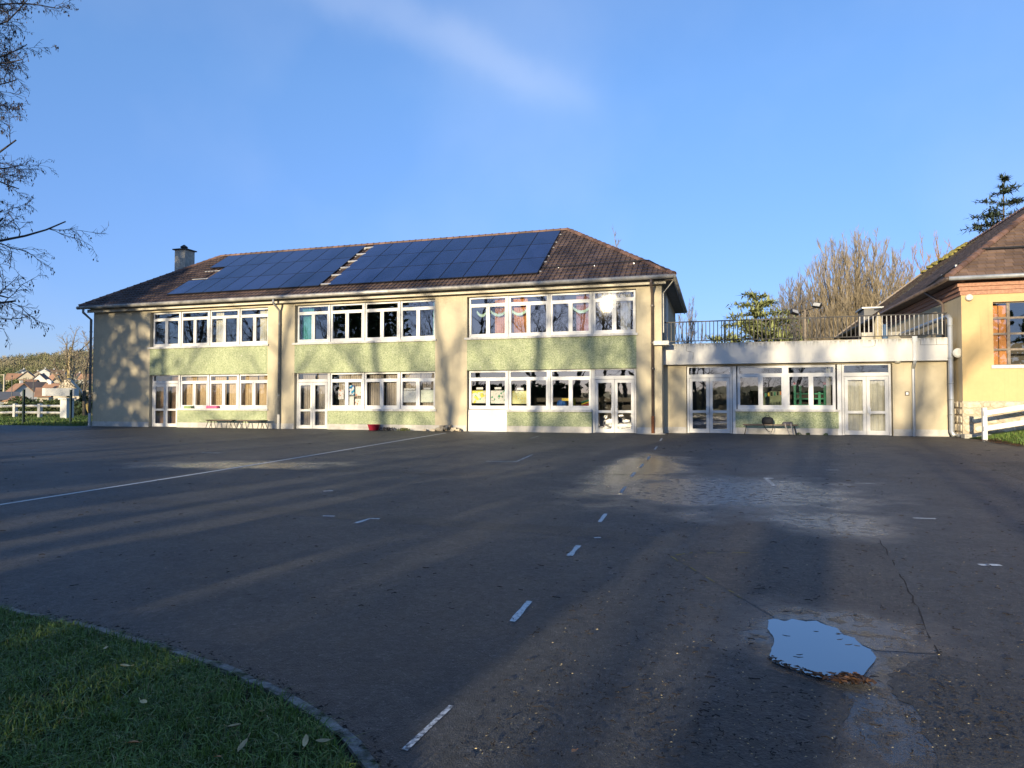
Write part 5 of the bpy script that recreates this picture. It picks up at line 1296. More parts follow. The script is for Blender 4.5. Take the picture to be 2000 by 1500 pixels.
# trees behind the viewer: they shade the yard and show in the window panes
P2 = params(4, (8, 6, 5, 4, 3), (13, 7, 6, 4), ((28, 60), (25, 55), (25, 55), (25, 55)), ((.42, .58), (.42, .58), (.4, .55), (.4, .6)), (.05, .12, .16, .2, .2), (.04, .05, .03, .02, 0), t0=(.25, .2, .15, .1), short=(.5, .4, .4, .3), sides=(8, 5, 4, 3, 3), rmin=0.008)
BG = 'bare trees along the near side of the yard'
B1 = bare_tree((-27.5, -22, 0), 15, 0.26, P2, 31, 'bare tree behind the yard opposite the left windows', BG)
B2 = bare_tree((-15.0, -20, 0), 14, 0.25, P2, 32, 'bare tree behind the yard opposite the right windows', BG)
B3 = bare_tree((-10.0, -25, 0), 16, 0.28, P2, 33, 'bare tree behind the yard left of the viewer', BG)
for i, (src, x, y, rz, sc) in enumerate([(B1, -6.5, -19, 1.2, 0.95), (B2, -21.5, -27, 2.2, 1.1), (B3, -34, -24, 0.6, 1.0), (B1, -41, -27, 3.1, 1.1), (B2, -47, -22, 4.0, 1.05), (B3, -54, -28, 2.0, 1.1), (B2, -2.6, -30, 5.1, 1.1), (B1, 9.5, -44, 0.3, 1.1), (B3, 21, -40, 1.7, 1.0)]):
    copy_tree(src, (x, y, 0), rz, sc, 'bare tree standing behind the viewer out of the picture', BG)
# trunk right behind the viewer whose shadow runs up the middle of the yard
bare_tree((-2.55, -15.0, 0), 9.0, 0.24, params(2, (6, 4, 3), (6, 4), ((30, 60), (30, 60)), ((.3, .4), (.4, .5)), (.03, .1, .1), (.02, .05, .05), t0=(.55, .2)), 41, 'bare tree just behind the viewer', BG)
bare_tree((-1.35, -20.0, 0), 11.0, 0.14, params(3, (6, 4, 3, 3), (9, 5, 4), ((30, 60), (30, 60), (30, 60)), ((.3, .4), (.4, .5), (.4, .5)), (.03, .1, .1, .1), (.02, .05, .05, .05), t0=(.4, .2, .2)), 42, 'slim bare tree right behind the viewer', BG)
def evergreen(loc, H, Rr, seed, label, cat='tree', n=4200, size=0.5, mat='hedge_leaf', shell=0.45, name='evergreen_tree', core=True):
    rg = random.Random(seed); t = thing(name, label, cat, loc); mb = MB()
    mb.tube([(loc[0], loc[1], loc[2] - .1), (loc[0], loc[1], loc[2] + H * .6)], [.2, .08], 8); mb.build('trunk', 'bark', t)
    mb = MB()
    for i in range(9):
        f = i / 8; zc = loc[2] + H * (0.16 + 0.74 * f); rr = Rr * (0.55 + 0.45 * math.sin(math.pi * (0.25 + 0.7 * f))) * (1 - 0.35 * f)
        leaf_cloud(mb, (loc[0] + rg.gauss(0, .3), loc[1] + rg.gauss(0, .3), zc), (rr, rr, H * 0.12), n // 9, size, rg, shell)
    mb.build('crown', mat, t); return t
evergreen((-36.0, -14.5, 0), 20.5, 3.9, 51, 'dense evergreen behind the yard opposite the left corner', n=3600, size=0.62)
evergreen((-41.0, -17, 0), 18, 3.6, 52, 'dense evergreen behind the yard far to the left', n=2200, size=0.62)
evergreen((-38.2, -15.5, 0), 20.0, 3.0, 53, 'tall evergreen behind the yard left of the others', n=2600, size=0.62)
evergreen((-7.6, -25.5, 0), 13.5, 1.9, 54, 'ivy-clad tree behind the yard opposite the annex', n=1000, size=0.5, mat='ivy_leaf')
evergreen((25, -24, 0), 15, 4.2, 55, 'dark evergreen behind the viewer opposite the hall window', n=2400, size=0.62)
evergreen((34, -27, 0), 16, 4.8, 56, 'large dark evergreen behind the viewer on the far right', n=2400, size=0.7)
for i, (src, x, y, rz, sc) in enumerate([(B2, -12.5, -23, 0.9, 1.0), (B1, -17.8, -24, 2.4, 0.98), (B3, -8.0, -22.5, 3.9, 0.85), (B2, -4.3, -26, 1.9, 0.9), (B1, -58, -23, 0.5, 1.15), (B3, -63, -25, 2.5, 1.2), (B2, -68, -21, 1.1, 1.2), (B1, -73, -26, 5.0, 1.25), (B3, -79, -22, 3.3, 1.2)] + [((B1, B2, B3)[k % 3],) + (-12 + 5.2 * k, -72 - 5 * (k % 2), k * 1.7, 0.56 + 0.06 * (k % 3)) for k in range(11)]):
    copy_tree(src, (x, y, 0), rz, sc, 'bare tree standing behind the viewer out of the picture', BG)
# hedges behind the viewer with gaps between them
def hedge(pts_, h, w, label, seed, size=0.22, dens=70):
    rg = random.Random(seed); (xa, ya), (xb, yb) = pts_
    t = thing('hedge', label, 'hedge', ((xa + xb) / 2, (ya + yb) / 2, 0), 'clipped hedges behind the yard'); d = Vector((xb - xa, yb - ya)); L = d.length; d.normalize(); nn = Vector((-d.y, d.x))
    mb = MB(); e = 0.25
    q = [Vector((xa, ya)) + d * e + nn * (w / 2 - e), Vector((xb, yb)) - d * e + nn * (w / 2 - e), Vector((xb, yb)) - d * e - nn * (w / 2 - e), Vector((xa, ya)) + d * e - nn * (w / 2 - e)]
    mb.poly_prism([(v.x, v.y) for v in q][::-1], 0, h - 0.25); mb.build('core', 'soil', t)
    mb = MB(); nl = int(L * dens * h / 3)
    for i in range(nl):
        u_ = rg.random() * L; sd = rg.choice((-1, 1, 0)); v_ = (sd * w / 2 if sd else rg.uniform(-w / 2, w / 2)) + rg.gauss(0, .06); zz = rg.uniform(0, h) if sd else h - 0.12 + rg.gauss(0, .1)
        p = Vector((xa, ya, 0)) + Vector((d.x, d.y, 0)) * u_ + Vector((nn.x, nn.y, 0)) * v_ + Vector((0, 0, zz))
        a_ = Vector((rg.gauss(0, 1), rg.gauss(0, 1), rg.gauss(0, 1))).normalized(); b_ = a_.orthogonal(); s_ = size * rg.uniform(.6, 1.5); mb.tint = rg.random()
        mb.quad(tuple(p - a_ * s_), tuple(p + b_ * s_ * .5), tuple(p + a_ * s_), tuple(p - b_ * s_ * .5))
    mb.build('foliage', 'hedge_leaf', t)
HYY = -9.0
def sx(s_, y): return (s_ + .151 * y) / .9885
for i, (s0, s1, h) in enumerate(((-34, -17, 3.0), (-16.4, -10.6, 2.9), (-10.1, -8.3, 3.1), (-7.6, -6.95, 3.0), (-5.95, -3.8, 2.9), (-2.92, -1.32, 2.8))):
    hedge(((sx(s0, HYY), HYY), (sx(s1, HYY), HYY)), h, 1.2, 'clipped hedge behind the yard, seen only by its shadow', 60 + i)
for i, (s0, s1) in enumerate(((-17.1, -16.3), (-10.7, -10.0), (-8.4, -7.5), (-7.0, -5.9), (-3.85, -2.88))):  # unseen low fillers, added to keep sun through the gaps off the lawn
    hedge(((sx(s0, HYY), HYY), (sx(s1, HYY), HYY)), 1.6, 1.0, 'unseen low hedge added to block low sun in the gaps', 75 + i, dens=60)
hedge(((3.5, -24), (24, -26)), 2.4, 1.2, 'long clipped hedge far behind the viewer on the right', 70, dens=45)
# background: wide leafless tree behind the annex
def fan_tree(loc, H, Wd, n, seed, label, mats, name='bare_tree', r0=.17):
    """Many slender stems fanning out from a short bole to a dome, each with rising twigs."""
    rg = random.Random(seed); t = thing(name, label, 'tree', loc); tk, br = MB(), MB(); TR = .025 if H > 10 else .02; NT_ = 17
    tk.tube([(0, 0, -.3), (0, 0, H * .05), (0.05, 0, H * .12)], [r0 * 3.4, r0 * 3.0, r0 * 2.4], 8)
    def twig(p, d, L, r, lev):
        pts = [p]; q = p; dd = d
        n_ = 3 if lev < 2 else 2
        for k in range(n_): dd = (dd + Vector((rg.gauss(0, .08), rg.gauss(0, .08), .10))).normalized(); q = q + dd * L / n_; pts.append(q)
        br.tint = rg.random(); br.tube(pts, [r, r * .75, r * .55, r * .35][:n_ + 1], 3, cap=False)
        if lev < 2:
            for k in range(5 if lev == 0 else 4):
                u = rg.uniform(.15, .95); i_ = min(int(u * n_), n_ - 1); b = pts[i_].lerp(pts[i_ + 1], u * n_ - i_); az = rg.uniform(0, 6.28)
                o = Vector((math.cos(az), math.sin(az), 0)); twig(b, (dd + o * rg.uniform(.2, .42)).normalized(), L * rg.uniform(.4, .65), r * .6, lev + 1)
    for i in range(n):
        a = i * 2.39996 + rg.uniform(-.2, .2); rho = math.sqrt((i + .5) / n) * rg.uniform(.85, 1.05); hz = H * math.sqrt(max(.12, 1 - .80 * rho * rho)) * rg.uniform(.93, 1.0); R0 = Wd * rho
        pts = []; m = 8; w1, w2 = rg.gauss(0, .25), rg.gauss(0, .25)
        for k in range(m + 1):
            f = k / m; rr = R0 * (f ** .78); wv = math.sin(f * 3.1) * .5
            pts.append(Vector((math.cos(a) * rr + w1 * wv, math.sin(a) * rr + w2 * wv, H * .06 + (hz - H * .06) * (f ** 1.12))))
        r1 = r0 * rg.uniform(.5, 1.0)
        tk.tint = rg.random(); tk.tube(pts[:5], [r1 * (1 - .12 * k) for k in range(5)], 5, cap=False)
        br.tint = rg.random(); br.tube(pts[4:], [r1 * (.52 - .11 * k) for k in range(5)], 4, cap=False)
        for k in range(NT_):
            f = .2 + .8 * (k + rg.random()) / NT_; x_ = f * m; i_ = min(int(x_), m - 1); b = pts[i_].lerp(pts[i_ + 1], x_ - i_); d = (pts[i_ + 1] - pts[i_]).normalized(); az = rg.uniform(0, 6.28)
            twig(b, (d + Vector((math.cos(az), math.sin(az), 0)) * rg.uniform(.2, .45)).normalized(), H * (.16 - .10 * f) * rg.uniform(.8, 1.35), TR, 0)
    place('trunk', tk.mesh('trunk', mats[0], smooth=True), loc, t); place('branches', br.mesh('branches', mats[1], smooth=True), loc, t); return t
fan_tree((11.9, 66, -0.4), 16.6, 6.2, 120, 81, 'broad fan-shaped leafless tree behind the annex terrace', ('ochre_bark', 'twig_tan'))
fan_tree((6.9, 64, -0.4), 12.6, 3.2, 46, 84, 'leafless grey tree beside the floodlight mast', ('bark', 'twig_grey'), r0=.10)
fan_tree((4.6, 61.5, -0.4), 8.8, 2.6, 22, 82, 'low leafless tree between the cedar and the floodlight mast', ('bark', 'twig_grey'), r0=.09)
fan_tree((18.2, 66, -0.4), 16.0, 4.2, 26, 86, 'orange-twigged willow rising behind the hall roof', ('ochre_bark', 'twig_orange'), 'willow_tree', r0=.09)
fan_tree((-1.8, 46.5, 0), 8.6, 1.5, 9, 83, 'slender bare tree behind the right end of the school', ('bark', 'twig_grey'), r0=.06)
fan_tree((-0.1, 47.5, 0), 5.4, 1.9, 12, 85, 'low bare shrub behind the left end of the railing', ('bark', 'twig_grey'), 'bare_shrub', r0=.05)
fan_tree((-6.6, 45, 0), 12.4, 1.3, 9, 87, 'bare treetop showing over the right slope of the school roof', ('bark', 'twig_grey'), r0=.06)
def cedar(loc, H, Rr, seed, label, mat, tiers=11, flat=0.6, dn=1.0, pw=.75):
    rg = random.Random(seed); t = thing('cedar_tree', label, 'tree', loc); tr = MB(); br = MB(); nd = MB()
    tr.tube([(loc[0], loc[1], loc[2] - .2), (loc[0], loc[1], loc[2] + H * .97)], [.3, .04], 8); tr.build('trunk', 'bark', t)
    for i in range(tiers):
        f = i / (tiers - 1); z = loc[2] + H * (0.12 + 0.86 * f); L = Rr * (1 - f) ** pw + (0.35 if pw > .5 else 0.9)
        for b in range(7 if f < .8 else 5):
            a = rg.uniform(0, 6.28); l = L * rg.uniform(.65, 1.15); d = Vector((math.cos(a), math.sin(a), rg.uniform(-.05, .3)))
            p0 = Vector((loc[0], loc[1], z + rg.uniform(-.3, .3))); p1 = p0 + d * l * .6; p2 = p0 + d * l + Vector((0, 0, -.08 * l))
            br.tube([p0, p1, p2], [.05, .03, .012], 4, cap=False)
            for k in range(int(dn * (26 * l / Rr * 3 + 14))):
                u_ = rg.uniform(.25, 1.05); q = p0.lerp(p1, u_ / .6) if u_ < .6 else p1.lerp(p2, (u_ - .6) / .4)
                q = q + Vector((rg.gauss(0, .13 * l), rg.gauss(0, .13 * l), rg.gauss(0.02, .06)))
                sd = Vector((rg.gauss(0, 1), rg.gauss(0, 1), rg.gauss(0, flat) + .15)).normalized(); w_ = sd.cross(Vector((0, 0, 1))).normalized(); s_ = rg.uniform(.16, .42)
                nd.tint = rg.random(); nd.tri(tuple(q - w_ * .06 * s_ * 4), tuple(q + w_ * .06 * s_ * 4), tuple(q + sd * s_ * 1.5))
    br.build('branches', 'bark', t); nd.build('foliage', mat, t); return t
cedar((3.05, 55.0, -0.2), 9.7, 3.3, 91, 'green cedar with flat sprays behind the terrace railing', 'needles', 13, 0.7, 1.9, .42)
cedar((25.0, 70, -0.2), 22.0, 6.0, 92, 'dark cedar top rising behind the ridge of the hall', 'needles_dark', 19, 0.6, 2.0, .7)

# floodlight mast behind the terrace
fl = thing('floodlight_mast', 'thin mast with two floodlights behind the annex terrace', 'floodlight', (5.2, 43.4, 0))
MB().tube([(5.2, 43.4, -0.05), (5.2, 43.4, 6.85)], 0.06, 8).build('mast', 'weathered_wood', fl)
MB().tube([(4.55, 43.4, 6.6), (5.2, 43.4, 6.78), (5.9, 43.4, 7.0)], 0.03, 6).build('crossarm', 'dark_metal', fl)
for xx, zz, rz in ((4.6, 6.72, 0.5), (5.85, 7.08, -0.5)):
    mb = MB(); mb.box(-0.24, 0.24, -0.1, 0.1, -0.14, 0.14); mb.quad((-0.2, -0.104, -0.11), (0.2, -0.104, -0.11), (0.2, -0.104, 0.11), (-0.2, -0.104, 0.11)); mb.m[-1] = 1
    o = place('lamp_head', mb.mesh('lamp_head', ['dark_metal', 'lamp_glass']), (xx, 43.3, zz), fl, rot=(-0.5, 0.25, rz))

# things standing on the terrace
TZ = 3.50
pz = thing('parasol', 'closed beige parasol on a blue stand on the roof terrace', 'parasol', (7.05, 32.4, TZ))
MB().lathe([(0.10, TZ + 0.0), (0.11, TZ + 1.15), (0.06, TZ + 1.18)], 7.08, 32.4, 12).build('stand', 'blue_cover', pz)
MB().lathe([(0.20, TZ + 0.25), (0.17, TZ + 0.7), (0.20, TZ + 1.2), (0.12, TZ + 1.5), (0.02, TZ + 1.75)], 6.92, 32.8, 10).build('canopy', 'parasol_cloth', pz)
def garden_chair(x, y, rz, label):
    t = thing('garden_chair', label, 'chair', (x, y, TZ), 'white garden chairs on the terrace'); c, s = math.cos(rz), math.sin(rz)
    MB().box(x - .24, x + .24, y - .24, y + .24, TZ + .42, TZ + .46).build('seat', 'concrete', t)
    MB().box(x - .24, x + .24, y + .2, y + .24, TZ + .46, TZ + .92).build('backrest', 'concrete', t)
    for sx_ in (-.21, .21):
        for sy_ in (-.21, .21): MB().box(x + sx_ - .02, x + sx_ + .02, y + sy_ - .02, y + sy_ + .02, TZ, TZ + .42).build('leg', 'concrete', t)
garden_chair(6.55, 33.0, 0, 'white garden chair left of the closed parasol'); garden_chair(7.62, 33.0, 0, 'white garden chair right of the closed parasol')

# ------------------------------------------------------------------ white fences, posts and the canopy on the left
def post_mesh(w, h, mat): 
    mb = MB(); mb.box(-w / 2, w / 2, -w / 2, w / 2, -0.1, h - 0.03); mb.v += [(-w / 2, -w / 2, h - .03), (w / 2, -w / 2, h - .03), (w / 2, w / 2, h - .03), (-w / 2, w / 2, h - .03), (0, 0, h)]
    n = len(mb.v) - 5
    for i in range(4): mb.face(n + i, n + (i + 1) % 4, n + 4)
    return mb.mesh('post', mat)
fence = thing('concrete_fence', 'white two-rail concrete fence on the lawn left of the school', 'fence', (-50, 38.3, 0))
fp = [(-62, 39.6), (-58.9, 39.2), (-55.7, 38.8), (-52.5, 38.4), (-49.3, 38.0), (-46.0, 37.6)]
fp = [(-62.6, 40.7), (-59.5, 40.0), (-56.4, 39.5), (-53.0, 38.9), (-49.6, 38.3), (-46.6, 37.6)]
pme = post_mesh(0.24, 1.12, 'old_white')
for x, y in fp[:-1]: place('post', pme, (x, y, tz(x, y)), fence)
for (xa, ya), (xb, yb) in zip(fp, fp[1:]):
    for zc in (0.42, 0.93):
        mb = MB(); mb.tube([(xa, ya, tz(xa, ya) + zc), (xb, yb, tz(xb, yb) + zc)], 0.085, 4); mb.build('rail', 'old_white', fence)
pil = thing('gate_pillar', 'stout white pillar at the end of the white fence', 'pillar', (-45.9, 37.5, 0))
mb = MB(); z0 = tz(-45.9, 37.5); mb.box(-46.2, -45.58, 37.2, 37.8, z0 - .1, z0 + 1.42); mb.build('shaft', 'house_white', pil)
MB().box(-46.3, -45.48, 37.1, 37.9, z0 + 1.42, z0 + 1.52).build('cap', 'house_white', pil)
for i, (x, y, h) in enumerate(((-37.3, 27.85, 1.92), (-37.4, 30.8, 1.95))):
    t = thing('fence_post', ['dark green metal post on the lawn further left', 'dark green metal post in front of the stout white pillar'][i], 'post', (x, y, tz(x, y)), 'dark green metal posts on the lawn')
    z0 = tz(x, y); MB().box(x - .05, x + .05, y - .05, y + .05, z0 - .1, z0 + h).build('shaft', 'green_post', t); MB().box(x - .06, x + .06, y - .06, y + .06, z0 + h, z0 + h + 0.03).build('cap', 'green_post', t)
cx, cy, z0 = -54.6, 44.0, 1.82
can = thing('canopy', 'white flat rounded canopy beyond the white fence', 'canopy', (cx, cy, 0))
mb = MB(); prof = []
dirx = Vector((0.78, 0.62)); 
pts_ = []
for s_ in (1, -1):
    for k in range(7):
        a = -math.pi / 2 + math.pi * k / 6
        lx = s_ * (0.95 + 0.38 * math.cos(a)); ly = s_ * 0.38 * math.sin(a); pts_.append((cx + dirx.x * lx - dirx.y * ly * 2, cy + dirx.y * lx + dirx.x * ly * 2))
mb.poly_prism(pts_, z0, z0 + 0.66); mb.build('slab', 'house_white', can)
mb = MB(); mb.tube([(cx + .6, cy + .5, -0.4), (cx + .5, cy + .4, z0)], 0.22, 8); mb.build('support', 'concrete', can)
stump = thing('ivy_trunk', 'leaning tree trunk clad in dark ivy behind the pillar', 'tree', (-55.1, 46.6, -0.2))
MB().tube([(-53.9, 46.7, -0.3), (-54.6, 46.6, 1.0), (-55.6, 46.4, 2.4)], [.22, .2, .17], 8).build('trunk', 'ochre_bark', stump)
mb = MB(); leaf_cloud(mb, (-56.0, 46.9, 0.6), (0.9, .7, 0.9), 700, .22, rp_, .3); leaf_cloud(mb, (-54.9, 46.5, 1.3), (.4, .4, .8), 300, .2, rp_, .4); mb.build('ivy', 'ivy_leaf', stump)
def bush(c, rad, n, size, label, mat, seed, cat='bush', name='bush', shell=.55):
    rg = random.Random(seed); mb = MB()
    for k in range(6):
        leaf_cloud(mb, (c[0] + rg.gauss(0, .35) * rad[0], c[1] + rg.gauss(0, .2) * rad[1], c[2]), (rad[0] * .7, rad[1] * .8, rad[2] * rg.uniform(.75, 1.05)), n // 6, size, rg, shell)
    return tag(mb.build(name, mat), label, cat)
bush((-66.5, 50.0, 0.1), (3.6, 2.0, 1.75), 3600, .26, 'rounded green hedge behind the white fence', 'hedge_leaf', 101, 'hedge', 'hedge')
bush((-63.6, 50.4, 0.2), (3.0, 1.8, 1.75), 3600, .26, 'dark clipped hedge under the white canopy', 'hedge_leaf', 102, 'hedge', 'hedge')
bush((-73, 51, -0.5), (3.4, 2, 1.6), 2400, .28, 'low hedge at the far left behind the fence', 'olive_leaf', 103, 'hedge', 'hedge')
bush((-57.6, 49.2, 0.2), (2.6, 2, 1.7), 3000, .26, 'dark green hedge beside the school corner', 'ivy_leaf', 104, 'hedge', 'hedge')
# trees between the lawn and the village
P4 = params(3, (7, 6, 5, 4), (12, 8, 5), ((25, 55), (25, 50), (25, 55)), ((.42, .6), (.42, .6), (.4, .6)), (.06, .12, .16, .2), (.04, .06, .05, .03), t0=(.18, .15, .1), sides=(6, 4, 3, 3), rmin=0.018)
V1 = bare_tree((-70.3, 58.0, -1.9), 9.6, .40, P4, 111, 'bare ochre-trunked tree left of the school corner', mats=('ochre_bark', 'twig_tan'))
bare_tree((-54.2, 46.0, -0.1), 6.6, .16, P4, 112, 'brown leafless tree touching the school corner', mats=('bark', 'twig_tan'))
copy_tree(V1, (-72.5, 63.5, -2.4), 2.0, .80, 'low brown leafless tree beside the ochre-trunked one', None)
bush((-66.2, 55.6, -0.6), (2.6, 2.0, 2.5), 2200, .35, 'tawny tangled bush at the foot of the ochre-trunked tree', 'twig_tan', 113, shell=.2)
bush((-61.5, 52.8, -0.2), (2.6, 2.0, 2.7), 2200, .35, 'tawny tangled bush beside the school corner', 'twig_tan', 114, shell=.2)

# ------------------------------------------------------------------ village houses
def house(label, x, y, L, Wd, hw_, hr, rot, wm, rm, wins=(), chim=None, zb=None):
    z0 = (tz(x, y) if zb is None else zb); t = thing('house', label, 'house', (x, y, z0), 'houses of the village on the left'); c, s = math.cos(rot), math.sin(rot)
    def W(a, b, z): return (x + a * c - b * s, y + a * s + b * c, z0 + z)
    mb = MB(); a, b = L / 2, Wd / 2
    for p, q in (((-a, -b), (a, -b)), ((a, -b), (a, b)), ((a, b), (-a, b)), ((-a, b), (-a, -b))): mb.quad(W(*p, -1), W(*q, -1), W(*q, hw_), W(*p, hw_))
    for e in (-a, a): mb.tri(W(e, -b, hw_), W(e, b, hw_), W(e, 0, hw_ + hr))
    mb.build('wall', wm, t)
    mb = MB(); o = 0.4; k = hr / b; th = 0.18
    for sg in (-1, 1):
        p = [W(-a - o, sg * (b + o), hw_ - o * k), W(a + o, sg * (b + o), hw_ - o * k), W(a + o, 0, hw_ + hr), W(-a - o, 0, hw_ + hr)]
        q = [(v[0], v[1], v[2] + th) for v in p]
        mb.quad(*p); mb.quad(*q)
        for i in range(4): j = (i + 1) % 4; mb.quad(p[i], p[j], q[j], q[i])
    rf = mb.build('roof', rm, t)
    if chim: 
        mb = MB(); ca, cb = chim; v = [W(ca - .4, cb - .3, 0), W(ca + .4, cb - .3, 0), W(ca + .4, cb + .3, 0), W(ca - .4, cb + .3, 0)]
        mb.poly_prism([(p[0], p[1]) for p in v], z0 + hw_ + hr * .4, z0 + hw_ + hr + .9); mb.build('chimney', 'house_white', rf)
    for side, u_, zz, ww, hh in wins:
        mb = MB(); e = 0.02
        if side == 'e+': q = [W(a + e, u_ - ww / 2, zz), W(a + e, u_ + ww / 2, zz), W(a + e, u_ + ww / 2, zz + hh), W(a + e, u_ - ww / 2, zz + hh)]
        elif side == 'e-': q = [W(-a - e, u_ - ww / 2, zz), W(-a - e, u_ + ww / 2, zz), W(-a - e, u_ + ww / 2, zz + hh), W(-a - e, u_ - ww / 2, zz + hh)]
        else: q = [W(u_ - ww / 2, -b - e, zz), W(u_ + ww / 2, -b - e, zz), W(u_ + ww / 2, -b - e, zz + hh), W(u_ - ww / 2, -b - e, zz + hh)]
        mb.quad(*q); mb.build('window', 'house_glass', t)
    return t
def at_px(u, d): # direction u (tangent right of the view axis), depth d along the axis
    a = R(17.0); return (-math.sin(a) * d + math.cos(a) * u * d, math.cos(a) * d + math.sin(a) * u * d)
def U(px): return (px - 1000) / 1300
FA = R(17.0)     # turned square to the viewing axis
def vhouse(label, px, ridge_y, d, L, Wd, hw_, hr, rot, wm, rm, wins=(), chim=None):
    x, y = at_px(U(px), d); zb = 1.3 + (785 - ridge_y) / 1300 * d - hw_ - hr
    return house(label, x, y, L, Wd, hw_, hr, FA + rot, wm, rm, wins, chim, zb=zb)
vhouse('orange roofed house with a pale gable at the far left', 38, 750, 165, 9.0, 6.0, 2.2, 3.0, -0.75, 'house_white', 'roof_orange', [('e+', 0, 1.0, .9, 1.1)], (-1.5, .6))
vhouse('dark slate roofed house behind the orange roofed one', 77, 747, 195, 7.0, 7, 2.6, 3.2, 0.1, 'house_white', 'slate', (), (2.5, 0))
vhouse('white gabled house with two small dark windows', 81, 731, 265, 4.5, 6.4, 2.2, 3.0, -1.35, 'house_white', 'roof_brown', [('e-', -1.0, 1.9, .8, 1.0), ('e-', 1.0, 1.9, .8, 1.0)])
vhouse('low orange roof just left of the stone gable', 110, 750, 175, 5, 4, 1.8, 1.7, 0, 'house_cream', 'roof_orange', (), (-1.6, 0))
vhouse('cream gabled house with brown roof above the slate one', 54, 726, 300, 6, 7.5, 2.4, 3.4, -1.1, 'house_cream', 'roof_brown', [('e-', 0, 1.2, 1, 1.1)])
vhouse('brown roofed house between trees on the left', 33, 730, 300, 7, 5.5, 2.2, 2.6, 0.4, 'house_cream', 'roof_orange', [('f', 0, .8, 1.1, 1.0)], (2, .3))
vhouse('low house front with an orange band below the gabled houses', 54, 742, 240, 6, 4, 1.8, 1.2, 0.15, 'house_white', 'roof_orange', [('f', -1, .5, .8, .9), ('f', 1, .5, .8, .9)])
vhouse('grey roofed low building at the left edge', 6, 767, 110, 3.6, 3, 1.2, 1.0, 0.9, 'house_white', 'roof_grey')
vhouse('low red roofed shed behind the hedge', 30, 776, 110, 2.6, 2, 1.0, .5, 0.1, 'house_cream', 'roof_orange')
vhouse('orange roof slope behind the white canopy', 86, 759, 120, 1.7, 3.0, 0.9, 1.2, 0.5, 'house_cream', 'roof_orange')
far = [(88, 721, 400, 'white', 'roof_grey', 'pale grey roofed house high in the village'), (100, 722, 430, 'white', 'roof_brown', 'white house near the top of the village'), (118, 724, 400, 'cream', 'roof_brown', 'cream house just under the wooded hill'), (108, 731, 330, 'cream', 'roof_orange', 'wide brown roof in the middle of the village'), (72, 726, 370, 'cream', 'roof_orange', 'orange roofed house under the woods'), (44, 722, 380, 'white', 'roof_grey', 'white walled house with a pale roof below the hill'), (153, 729, 380, 'white', 'roof_brown', 'white house seen between the trees by the school'), (172, 731, 350, 'white', 'roof_orange', 'small white house touching the school corner'), (112, 740, 250, 'cream', 'roof_brown', 'brown roofed house above the stone gable'), (138, 734, 320, 'white', 'roof_brown', 'white house behind the ochre-trunked tree'), (-14, 745, 200, 'cream', 'roof_brown', 'brown roofed house just outside the left edge')]
rg = random.Random(6)
for px, ry, d, wm, rm, lb in far:
    vhouse(lb, px, ry, d, rg.uniform(5.5, 8), rg.uniform(4.5, 6.5), rg.uniform(2.2, 2.8), rg.uniform(1.8, 2.6), rg.uniform(-1.2, 1.2), 'house_' + wm, rm, [('f', 0, 1.0, 1.0, 1.0), ('e+', 0, 1.0, 1, 1)], (1.2, .2))
# stone gable beyond the canopy
gx, gy = at_px(U(131), 73); sg = thing('stone_gable', 'triangular pale rubble stone gable above the white canopy', 'building', (gx, gy, -1))
c, s = math.cos(FA), math.sin(FA)
def W(a, b, z): return (gx + a * c - b * s, gy + a * s + b * c, z)
mb = MB(); mb.quad(W(-1.5, 0, -2.2), W(1.5, 0, -2.2), W(1.5, 0, 2.35), W(-1.5, 0, 2.35)); mb.tri(W(-1.5, 0, 2.35), W(1.5, 0, 2.35), W(0, 0, 3.85)); mb.quad(W(1.5, 0, -2.2), W(1.5, .5, -2.2), W(1.5, .5, 2.35), W(1.5, 0, 2.35)); mb.quad(W(-1.5, .5, -2.2), W(-1.5, 0, -2.2), W(-1.5, 0, 2.35), W(-1.5, .5, 2.35)); mb.build('wall', 'house_cream', sg)
mb = MB(); 
for e in (-1, 1): mb.quad(W(e * 1.6, -.05, 2.27), W(0, -.05, 3.92), W(0, .55, 3.92), W(e * 1.6, .55, 2.27))
mb.build('roof', 'house_cream', sg)
rg = random.Random(14); z = 2.3
while z < 3.6:
    w_ = (3.85 - z) * 0.92; xx = -w_
    while xx < w_ - .2:
        l = rg.uniform(.25, .5); p = W(xx + l / 2, -.02, z + .14); 
        if abs(xx + l / 2) < w_ - .12: place('stone', rg.choice(SM), p, sg, rot=(0, rg.uniform(-.2, .2), FA), scale=(l * .9, 1.5, .26))
        xx += l
    z += .29
# utility poles
for px, d, ht, m, lb in ((7.5, 120, 6.2, 'house_cream', 'pale concrete utility pole at the far left'), (23, 80, 5.2, 'dark_metal', 'thin dark pole in front of the orange roof'), (65, 84, 4.8, 'dark_metal', 'thin dark pole in front of the slate roof')):
    x, y = at_px(U(px), d); z0 = tz(x, y); t = thing('utility_pole', lb, 'pole', (x, y, z0), 'utility poles in the village'); 
    rr = 0.16 if m == 'house_cream' else .05
    top_ = 1.3 + (785 - {7.5: 731, 23: 733, 65: 737}[px]) / 1300 * d
    MB().tube([(x, y, z0 - .2), (x, y, top_)], [rr, rr * .75], 8).build('shaft', m, t)
    MB().box(x - (.9 if px < 10 else .1), x + .1, y - .05, y + .05, top_ - .15, top_ - .05).build('crossarm', m, t)
